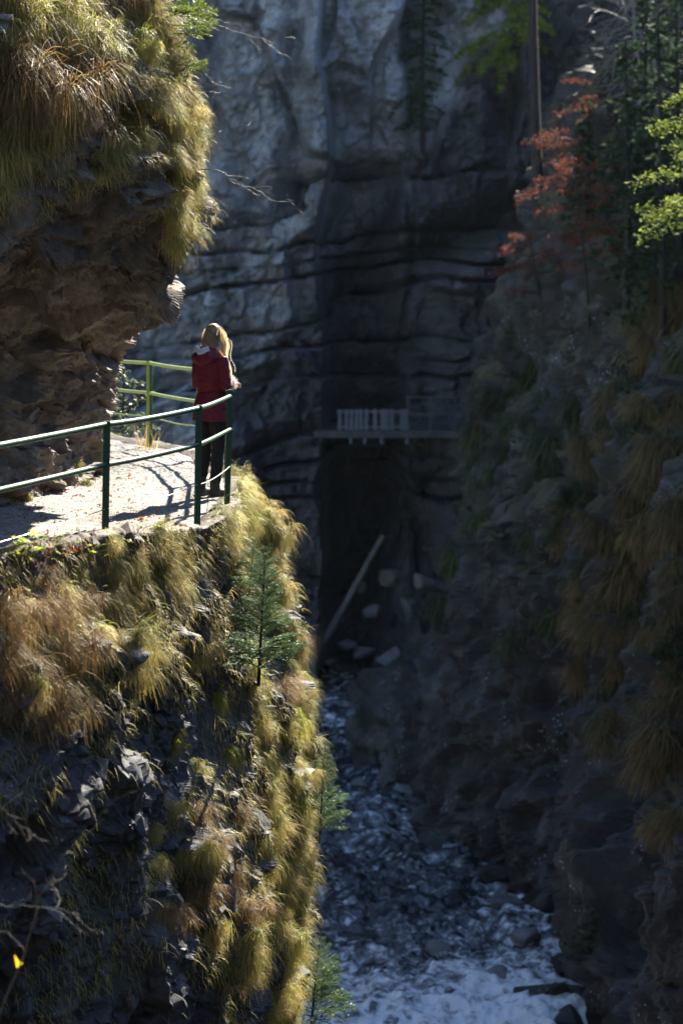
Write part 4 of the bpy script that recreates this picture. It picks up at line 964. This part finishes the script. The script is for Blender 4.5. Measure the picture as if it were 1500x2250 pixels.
# ------------------------------------------------------------------ bare twigs
def twig_mesh(pts, r0, seed, forks=7, flen=.25, mat='twig', name='twig'):
    g = np.random.default_rng(seed); A = Acc(); pts = np.asarray(pts, float)
    n = 26; t = np.linspace(0, len(pts) - 1.001, n); P = crom_at(pts, t, 0) + g.normal(0, .006, (n, 3)) * np.linspace(.2, 1, n)[:, None]
    V, f = tube(P, np.linspace(r0, r0 * .3, n), 5); A.add(V, f, (1, 1, 1))
    tot = np.linalg.norm(np.diff(P, axis=0), axis=1).sum()
    for k in range(forks):
        i = int(n * (.3 + .68 * (k + g.random()) / forks)); i = min(i, n - 2); d = P[i + 1] - P[i]; d /= np.linalg.norm(d)
        side = np.cross(d, g.normal(0, 1, 3)); side /= np.linalg.norm(side); dd = d * .7 + side * .7; L = tot * flen * g.uniform(.3, 1)
        q = [P[i]]; 
        for j in range(6):
            dd = dd + g.normal(0, .22, 3); dd /= np.linalg.norm(dd); q.append(q[-1] + dd * L / 6)
            if g.random() < .5:
                d3 = dd + g.normal(0, .6, 3); d3 /= np.linalg.norm(d3); V, f = tube([q[-1], q[-1] + d3 * L * .12, q[-1] + d3 * L * .2 + (0, 0, .01)], [r0 * .3, r0 * .26, r0 * .15], 4); A.add(V, f)
        V, f = tube(q, np.linspace(r0 * .5, r0 * .22, 7), 4); A.add(V, f)
    return A.mesh(name, M[mat], True)
def twig(ptspx, D, r0, seed, label, forks=7, flen=.25, root=None, mat='twig'):
    W = np.array([at(x, y, D + (dd[0] if dd else 0)) for (x, y, *dd) in ptspx])
    if root:
        h_ = hit(*root, LEFT, -4); W = np.concatenate([[np.array(h_[0]) - np.array(h_[1]) * .03], W])
    o0 = W[0].copy(); o = obj('bare_twig', twig_mesh(W - o0, r0, seed, forks, flen, mat)); o.location = o0
    return tag(o, label, 'twig', 'bare twigs')
twig([(450, 372), (490, 378), (510, 400), (560, 415), (600, 440), (640, 437)], 18.6, .005, 1, 'forked bare twig arching out over the gorge below the overhang nose', 7, .3, (425, 385))
twig([(420, 220), (470, 195), (530, 150), (590, 110), (640, 70)], 18.8, .0045, 2, 'long straight bare twig rising from the overhang grass', 5, .22, (400, 225))
twig([(470, 300), (490, 285), (520, 272), (545, 277)], 18.6, .003, 3, 'short thin bare twig beside the overhang nose', 5, .3, (435, 325))
twig([(400, 30), (450, 45), (520, 70), (575, 85), (598, 92)], 19.0, .005, 4, 'bare twig among spruce boughs at the top of the overhang', 8, .3, (350, 60))
twig([(430, 130), (445, 150), (470, 185), (480, 190)], 18.9, .003, 5, 'fine hanging twiglet under the spruce boughs', 8, .5, (385, 120))
twig([(322, 150), (300, 180), (275, 215)], 18.0, .003, 6, 'small pale stick lying on the overhang grass', 3, .2, (330, 140))
fg = twig([(-40, 2330), (10, 2200), (50, 2110), (80, 2000), (110, 1930), (150, 1870), (230, 1800)], 10.8, .0065, 8, 'blurred bare branch with a yellow leaf rising before the dark cliff', 5, .22, mat='darktwig')
V, Fq = leaf_shape(1, 9, .8); yl = obj('leaf', mesh_arrays('leaf', V * .11, Fq, M['leaf'], np.tile((.55, .38, .02), (len(V), 1))), fg)
yl.location = Vector(at(62, 2112, 10.75)) - fg.location; yl.rotation_euler = (R(70), R(-100), R(10))
twig([(-60, 1740), (0, 1770), (30, 1800), (80, 1835)], 10.5, .0035, 9, 'blurred reddish twig in front of the shaded rock at the left', 7, .4, mat='darktwig')
twig([(-60, 1900), (0, 1985), (60, 1990), (130, 1995), (180, 2010)], 10.9, .0028, 10, 'thin pale blurred twig crossing the dark cliff', 4, .4)

# ------------------------------------------------------------------ far walkway, log, rubble
M['slat'] = paint_mat('grey_boards', (0.05, 0.062, 0.08), (0.095, 0.112, 0.135), 0.6, 0, 3)
M['deck'] = paint_mat('concrete_deck', (0.035, 0.035, 0.035), (0.07, 0.068, 0.066), 0.85, 0, 2)
WZ = -5.55; WD = 67.6
walk = empty('far_walkway', (1.5, WD, WZ)); tag(walk, 'narrow walkway bolted to the far rock wall with a panel of grey boards', 'walkway')
V, f = box_arr((.9, 1.7, -.12), (6.6, 4.6, .22)); obj('deck', mesh_arrays('deck', V, f, M['deck']), walk)
xs = [-1.55, -1.35, -1.18, -1.02, -.86, -.70, -.40, -.16, -.02, .14, .48, .62]
sm_ = mesh_arrays('board', *box_arr((0, 0, .36), (.12, .03, .68)), M['slat'])
for x in xs:
    o = obj('board', sm_, walk); o.location = (x, -.55, 0); o.rotation_euler = (0, random.uniform(-.03, .03), random.uniform(-.1, .1))
V, f = box_arr((-.45, -.52, .62), (2.4, .03, .06)); obj('board_rail', mesh_arrays('board_rail', V, f, M['slat']), walk)
V, f = box_arr((-.45, -.52, .12), (2.4, .03, .06)); obj('board_rail', mesh_arrays('board_rail', V, f, M['slat']), walk)
bk_ = mesh_arrays('bracket', *box_arr((0, .2, -.3), (.09, 1.0, .16)), M['slat'])
for x in (-1.2, -.75, -.2, .62): o = obj('bracket', bk_, walk); o.location = (x, -.9, 0)
pst = mesh_arrays('post', *box_arr((0, 0, .55), (.06, .06, 1.15)), M['deck'])
for x in (.66, 1.4, 2.2, 3.0, 3.8): o = obj('post', pst, walk); o.location = (x, -.5, 0)
for z_ in (.55, 1.1):
    V, f = box_arr((2.3, -.5, z_), (3.4, .05, .05)); obj('rail', mesh_arrays('rail', V, f, M['deck']), walk)
lp0, lp1 = at(690, 1442, 67.6), at(842, 1178, 70.0)
V, f = tube([lp0 + (lp1 - lp0) * t + np.array((.03 * math.sin(5 * t), 0, 0)) for t in np.linspace(0, 1, 12)], np.linspace(.13, .085, 12), 8)
lg = obj('fallen_log', mesh_arrays('fallen_log', V - lp0, f, M['log'], smooth=True)); lg.location = lp0
tag(lg, 'long bleached log leaning against the foot of the far wall', 'log')
# rubble bank at the foot of the far wall
X, Yg = np.meshgrid(np.linspace(-4, 7, 160), np.linspace(62.5, 72.5, 150)); Pb = np.stack([X.ravel(), Yg.ravel(), np.zeros(X.size)], 1)
v1, b1 = cells(Pb * .8, 151, .8); v2, b2 = cells(Pb * 2.1, 152, .8)
Pb[:, 2] = -14.9 + 0.85 * np.clip((Pb[:, 1] - 67.0 + 3.0 * np.clip((X.ravel() - .8) / 1.5, 0, 1)), 0, 9) * (0.65 + .35 * np.clip((X.ravel() + 1) / 3, 0, 1)) + .5 * v1 + .22 * v2 + .4 * fbm(Pb * .6, 3, 153)
bank = obj('rubble_bank', mesh_arrays('rubble_bank', Pb, grid_faces(150, 160), M['right'])); tag(bank, 'dark rubble bank where the river leaves the far wall', kind='structure')
bould = [chip(540 + k, 1, .9, .75) for k in range(6)]
for me in bould: me.materials.append(M['boulder'])
bl = [(850, 1440, 68.0, 1.2, 'large pale boulder at the head of the river pool'), (800, 1430, 68.5, .7, 'mid-sized pale boulder beside the large one'), (905, 1330, 69, 1.2, 'angular grey block on the rubble bank below the walkway'), (760, 1415, 68.6, .8, 'grey boulder beside the leaning log'), (860, 1270, 69.4, .9, 'slab lying at the foot of the far wall'),
      (930, 1280, 69.2, 1.1, 'tilted slab high on the rubble bank'), (725, 1450, 68.3, .7, 'low stone at the waterline under the log'), (880, 1480, 62.5, .6, 'wet stone where the pool meets the mossy spur'), (820, 1340, 69, .7, 'dark block halfway up the rubble bank'), (790, 1290, 69.4, .6, 'small block behind the leaning log')]
for x, y, D, s_, lab in bl:
    o = obj('boulder', random.choice(bould)); o.location = at(x, y, D); o.scale = (s_ * random.uniform(.9, 1.3), s_, s_ * random.uniform(.7, 1)); o.rotation_euler = (random.uniform(-.3, .3), random.uniform(-.4, .4), random.uniform(0, 6)); tag(o, lab, 'boulder')
for x, y, s_, lab in ((890, 1742, .8, 'pale boulder standing in the river beside the mossy spur'), (790, 1725, .5, 'small wet stone at the top of the rapids'), (1110, 1985, .7, 'half-drowned stone under the side wall'), (960, 2090, .55, 'dark stone breaking the white rapids'), (1160, 2060, .6, 'wet stone near the side wall foot'), (1080, 2150, .6, 'flat stone beside the foaming rapids'), (1000, 1850, .5, 'stone at the river bend by the side wall')):
    D = 14.0 / ((y - HZ) / F_PX); o = obj('boulder', random.choice(bould)); o.location = at(x, y, D) + np.array((0, 0, .05)); o.scale = (s_ * 1.3, s_, s_ * .7); o.rotation_euler = (0, 0, random.uniform(0, 6)); tag(o, lab, 'boulder')

gbl = random.Random(21)
foot = [(1245, 2240), (1290, 2190), (1330, 2130), (1345, 2080), (1300, 2035), (1215, 1990), (1150, 1955), (1090, 1925), (1020, 1895), (965, 1860), (935, 1810), (925, 1760), (1240, 2120), (1180, 2180)]
for x, y in foot:
    D = 14.0 / ((y - HZ) / F_PX); o = obj('boulder', gbl.choice(bould)); s_ = gbl.uniform(.5, 1.2); o.location = at(x, y, D); o.scale = (s_ * 1.3, s_, s_ * .8); o.rotation_euler = (gbl.uniform(-.3, .3), gbl.uniform(-.3, .3), gbl.uniform(0, 6))
    tag(o, 'dark wet boulder along the waterline under the side wall', 'boulder', 'boulders along the side wall foot'); o.material_slots[0].link = 'OBJECT'; o.material_slots[0].material = M['right']

# ------------------------------------------------------------------ near crag at the lower right
nr2, nc2 = 150, 170
th = np.linspace(0, 2 * math.pi, nc2); vv = np.linspace(0, 1, nr2)
TH, VV = np.meshgrid(th, vv)
rad = np.where(VV < .82, 1.75 - .25 * VV, 1.55 * np.sqrt(np.clip(1 - ((VV - .82) / .185) ** 2, 0, 1)))
Gc = np.stack([6.35 + rad * np.cos(TH) * 1.05, 31.5 + rad * np.sin(TH) * 1.2, -15.0 + 6.75 * VV], 2)
dC, nC = rockify(Gc, 1.0, 61, 1.0)
sgn = 1 if (nC.reshape(nr2, nc2, 3)[40, :, 0] * np.cos(th)).mean() > 0 else -1
V = Gc.reshape(-1, 3) + sgn * nC * dC[:, None]
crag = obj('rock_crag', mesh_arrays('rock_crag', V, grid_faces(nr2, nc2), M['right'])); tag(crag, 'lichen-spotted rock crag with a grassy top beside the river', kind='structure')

# ------------------------------------------------------------------ vegetation of the shaded side wall
OL = np.array((0.11, 0.10, 0.025)); OB = np.array((0.21, 0.135, 0.05))
FT = [tussock_mesh(700 + k, 700, .34, .13, .3, .011, M['fargrass'], (OL, OB)) for k in range(5)]
FT2 = [tussock_mesh(720 + k, 600, .3, .15, .1, .011, M['fargrass'], (np.array((.04, .07, .02)), np.array((.08, .10, .03)))) for k in range(3)]
rp = random.Random(3)
lab_r = [('olive-brown grass tussock hanging from the shaded side wall', 'tussocks on the side wall'), ('dark green grass clump on the shaded side wall', 'green clumps on the side wall')]
sw = [(1440, 650), (1480, 700), (1420, 760), (1390, 830), (1350, 880), (1400, 900), (1330, 950), (1480, 800), (1490, 900), (1460, 1000), (1430, 1050), (1290, 1000), (1270, 1080), (1250, 1120), (1300, 1150), (1230, 1170), (1280, 1250), (1270, 1330), (1350, 1200), (1400, 1280), (1380, 1350), (1470, 1250), (1440, 1400), (1360, 1480), (1270, 1480), (1400, 1560), (1340, 1600), (1480, 1560), (1490, 1330), (1490, 1120), (1380, 1100), (1495, 640), (1470, 1480), (1330, 1400), (1310, 1330), (1430, 1180), (1490, 1650), (1420, 1650)]
sp_ = [(1060, 950), (1040, 1000), (1080, 880), (1110, 860), (1050, 1060), (1150, 820), (1130, 940), (1100, 1000), (1190, 900), (1060, 1120), (1010, 1240), (960, 1330), (1180, 1050), (1150, 1180), (1220, 1000), (1260, 900), (1120, 1400), (1200, 1350)]
for pts_, kind, sc0 in ((sw, 0, 1.7), (sp_, 1, 1.6)):
    for x, y in pts_:
        for rep_ in range(2 if kind == 0 else 1):
            h_ = hit(x + rp.uniform(-16, 16), y + rp.uniform(-16, 16), [right_wall])
            if h_: put_tussock((FT + FT2[:2]) if kind == 0 else FT2, h_[0] - h_[1] * .1, (h_[1][0] - .5, h_[1][1] - .5), sc0 * rp.uniform(.7, 1.25) * h_[0].y / 47, *lab_r[kind], gen=rp)
for x, y in ((1440, 1800), (1470, 1790), (1495, 1800), (1455, 1815), (1485, 1820)):
    h_ = hit(x, y, [crag], 0) or hit(x + 15, y + 25, [crag])
    if h_: put_tussock(FT, h_[0], (-.4, -.9), .9, 'brown grass tuft crowning the lichen-spotted crag', 'tufts on the crag', gen=rp)

def foliage_tree(name, base, H, crown0, W, label, cat, col, seed, n_br=60, leaf=.09, droop=.35, lean=0, trunk_r=.15, group=None, per=70, up=.15, bend=1.0, mat='farneedle', flat=.12, taper=1.0, dirs=None):
    """tree with trunk, limbs and many leaf-sized faces along the limbs"""
    g = np.random.default_rng(seed); e = empty(name, base); tag(e, label, cat, group)
    t = np.linspace(0, 1, 14); P = np.stack([lean * H * t + .02 * H * np.sin(t * 4 + seed) * .3, .0 * t, t * H], 1)
    V, f = tube(np.concatenate([[(0, 0, -.6)], P]), np.linspace(trunk_r, trunk_r * .25, 15), 8); tk = obj('trunk', mesh_arrays('trunk', V, f, M['bark'], smooth=True), e)
    A = Acc(); B = Acc()
    for k in range(n_br):
        u = crown0 + (1 - crown0) * (k + g.random()) / n_br; p0 = np.array([np.interp(u, t, P[:, j]) for j in range(3)])
        a = g.uniform(0, 6.283) if dirs is None else g.normal(dirs[0], dirs[1])
        L = W * (1 - (u - crown0) / (1 - crown0) * .85 * taper) * g.uniform(.6, 1.15)
        d = np.array((math.cos(a), math.sin(a), 0)); s = np.linspace(0, 1, 7); Q = p0 + d * (L * s)[:, None]; Q[:, 2] += L * (up * g.uniform(.3, 2.2) * s - droop * g.uniform(.5, 1.6) * s ** 2)
        V, f = tube(Q, np.linspace(.012, .004, 7) * max(1, L), 4); B.add(V, f)
        m = int(per * L); uu = g.random(m) ** .75; C = np.stack([np.interp(uu, s, Q[:, j]) for j in range(3)], 1)
        side = np.array((-d[1], d[0], 0)); sp = g.normal(0, 1, m) * L * .22 * (1.1 - uu); C = C + side * sp[:, None] + d * g.normal(0, .05, (m, 1)); C[:, 2] += g.normal(0, flat, m) * L * .3 - np.abs(sp) * droop * .6
        ax = g.normal(0, 1, (m, 3)) * (1, 1, .45); ax /= np.linalg.norm(ax, axis=1, keepdims=True); bx = np.cross(ax, g.normal(0, .5, (m, 3)) + (0, 0, 1)); bx /= np.linalg.norm(bx, axis=1, keepdims=True)
        l_ = leaf * g.uniform(.6, 1.3, m)[:, None]
        V = np.stack([C - ax * l_, C - bx * l_ * .4, C + ax * l_, C + bx * l_ * .4], 1).reshape(-1, 3)
        c = np.repeat(np.array(col) * g.uniform(.55, 1.5, (m, 1)), 4, 0); A.add(V, np.arange(m * 4).reshape(-1, 4), c)
    br = obj('limbs', B.mesh('limbs', M['bark']), e); br['kind'] = 'stuff'
    obj('crown', A.mesh('crown', M[mat]), e)
    return e
def ground_r(px, py): 
    h_ = hit(px, py, [right_wall, back]); return h_[0]
DKG = (.03, .055, .024)
def drop_r(x, y):
    ok, loc, nor, idx = right_wall.ray_cast((x, y, 15), (0, 0, -1)); return loc if ok else Vector((x, y, 0))
gb = drop_r(5.55, 57.0)
foliage_tree('tall_spruce', gb, 17, .62, 2.2, 'tall straight spruce with a bare dark trunk above the far walkway', 'tree', DKG, 41, 60, .12, .4, trunk_r=.19, lean=-.02)
gb2 = ground_r(1120, 300)
foliage_tree('green_spruce', gb2 + Vector((0, -.3, -.6)), 10.5, .3, 2.0, 'light green drooping spruce beside the tall bare trunk', 'tree', (.24, .33, .06), 42, 90, .10, .6, trunk_r=.09, per=150, up=.1)
for k, (x, y, H, W, lab) in enumerate(((1375, 700, 6.5, 1.3, 'dark spruce standing behind the rust-leaved beech'), (1450, 780, 8, 1.6, 'broad dark conifer beside the lit bough'), (1490, 560, 7, 1.6, 'dark conifer growing high on the side slope'), (1420, 480, 5.5, 1.3, 'dense dark spruce at the top of the side slope'), (930, 330, 5.0, 1.0, 'dim conifer clinging to the upper far wall'), (1290, 520, 3.2, .9, 'small shaded spruce next to the tall bare trunk'))):
    b0 = ground_r(x, y); foliage_tree('dark_spruce', b0, H * b0.y / 48, .1, W * b0.y / 48, lab, 'tree', (.045, .075, .035), 50 + k, 60, .10, .45, trunk_r=.1, group='dark conifers on the side slope', per=55)
RUST = (.19, .06, .035)
for k, (x, y, H, W, ln, nb, lab) in enumerate(((1290, 690, 4.6, 1.7, -.08, 17, 'rust-red young beech with level sprays in front of the dark spruces'), (1190, 690, 2.0, 1.2, -.15, 10, 'low rust-leaved beech leaning over the gorge'), (1330, 480, 3.4, 1.3, -.1, 9, 'rust-leaved beech top beside the tall trunk'), (1400, 640, 3.0, 1.5, -.1, 9, 'rust-leaved beech rooted among the dark conifers'))):
    b0 = ground_r(x, y); foliage_tree('beech_sapling', b0, H * b0.y / 50, .22, W, lab, 'tree', RUST, 70 + k, nb, .045, .3, lean=ln, trunk_r=.045, group='rust-leaved beeches', per=150, up=.18, mat='farleaf', flat=.16, taper=.25, dirs=(math.pi, 1.2))
b0 = Vector((6.35, 33.5, -9.0))
foliage_tree('edge_spruce', b0, 13.5, .715, 2.1, 'spruce at the near side slope with sunlit yellow-green boughs', 'tree', (.2, .24, .045), 81, 34, .045, .3, trunk_r=.16, per=150, up=.1, dirs=(math.pi, .9))
for k, (x, y, s_, lab, c) in enumerate(((1050, 720, .9, 'sparse yellow-leaved shrub on the edge of the side wall', (.4, .33, .05)), (1120, 800, 1.0, 'dim bushy shrub above the far walkway end', (.06, .07, .025)), (1180, 760, 1.1, 'dark shrub beneath the rust-leaved beech', (.05, .06, .025)), (1100, 1250, 1.0, 'small dark green shrub on the mossy spur', (.03, .06, .03)), (1380, 900, 1.2, 'blue-green shrub among the side wall tussocks', (.04, .075, .04)), (1240, 1180, 1.0, 'dark fern-like shrub between hanging tussocks', (.035, .06, .025)), (1480, 1500, 1.0, 'dark green shrub low on the side wall', (.04, .08, .035)), (1300, 2160, 1.1, 'dim bush at the foot of the side wall by the rapids', (.05, .055, .02)), (1230, 2210, .9, 'brushy shrub at the edge of the foaming rapids', (.05, .05, .02)))):
    h_ = hit(x, y, [right_wall, crag])
    if h_: foliage_tree('shrub', h_[0] - h_[1] * .1, s_ * 1.1, .1, s_ * .7, lab, 'shrub', c, 90 + k, 26, .05, .2, trunk_r=.03, per=60, up=.4, mat='leaf')
# bare pale branches at the upper right, catching the sun
A_ = Acc(); 
for k in range(3):
    b0 = ground_r(1440 - 40 * k, 330 - 40 * k) + Vector((0, -.2, 0)); e = empty('bare_tree', b0); tag(e, ('leafless pale tree above the dark conifers', 'leafless thin tree beside the pale one', 'small leafless tree nearer the tall trunk')[k], 'tree', 'leafless trees')
    g_ = np.random.default_rng(170 + k); A = Acc(); pts = np.array([(0, 0, -.4), (.05, 0, 1.2), (-.1, .1, 2.6), (-.15, .1, 4.2)]); V, f = tube(pts, [.06, .05, .04, .02], 6); obj('trunk', mesh_arrays('trunk', V, f, M['twig']), e)
    for j in range(70):
        u = g_.uniform(.3, 1); p0 = np.array([np.interp(u, [0, .33, .66, 1], pts[:, q]) for q in range(3)]); d = g_.normal(0, 1, 3) * (1, 1, .45); d /= np.linalg.norm(d); q = [p0]
        for s in range(6): d = d + g_.normal(0, .2, 3) + (0, 0, -.06); d /= np.linalg.norm(d); q.append(q[-1] + d * g_.uniform(.12, .34))
        V, f = tube(q, np.linspace(.014, .005, 7), 4); A.add(V, f)
    obj('limbs', A.mesh('limbs', M['twig']), e)['kind'] = 'stuff'
# bush behind the bend of the path
foliage_tree('shrub', Vector((-3.05, 28.6, -3.1)), 1.6, .1, .8, 'out-of-focus green bush beyond the back railing', 'shrub', (.08, .11, .035), 99, 34, .035, .2, trunk_r=.03, per=90, up=.4, mat='leaf')
# dry stalks at the foot of the back post
A = Acc(); g_ = np.random.default_rng(4); n_ = 26
rt = np.stack([g_.normal(0, .07, n_), g_.normal(0, .05, n_), np.full(n_, -.03)], 1); a = g_.uniform(0, 6.28, n_)
V, f, C = blades(rt, np.stack([np.cos(a), np.sin(a), 0 * a], 1), g_.uniform(.2, .55, n_), np.full(n_, .008), np.full(n_, R(82)), R(1) * g_.uniform(35, 75, n_), 4, g_, (STRAW, BROWN * 1.4))
dry = obj('dry_grass', mesh_arrays('dry_grass', V, f, M['grass'], C)); dry.location = (-2.36, 25.0, PATH_Z); tag(dry, 'upright dry grass stalks beside the back railing post', 'grass')


# ------------------------------------------------------------------ faint blue air in the gorge
m = bpy.data.materials.new('thin_haze'); m.use_nodes = True; nt = m.node_tree; nt.nodes.clear()
out = nt.nodes.new('ShaderNodeOutputMaterial'); pv = nt.nodes.new('ShaderNodeVolumePrincipled')
pv.inputs['Color'].default_value = (0.62, 0.8, 1.0, 1); pv.inputs['Density'].default_value = 0.000045; pv.inputs['Anisotropy'].default_value = 0.3
nt.links.new(pv.outputs[0], out.inputs['Volume'])
V, f = box_arr((0, 40, 2.0), (110, 150, 42))
hz_ = obj('haze', mesh_arrays('haze', V, f, m)); tag(hz_, 'thin pale blue haze filling the gorge', 'haze', kind='stuff')
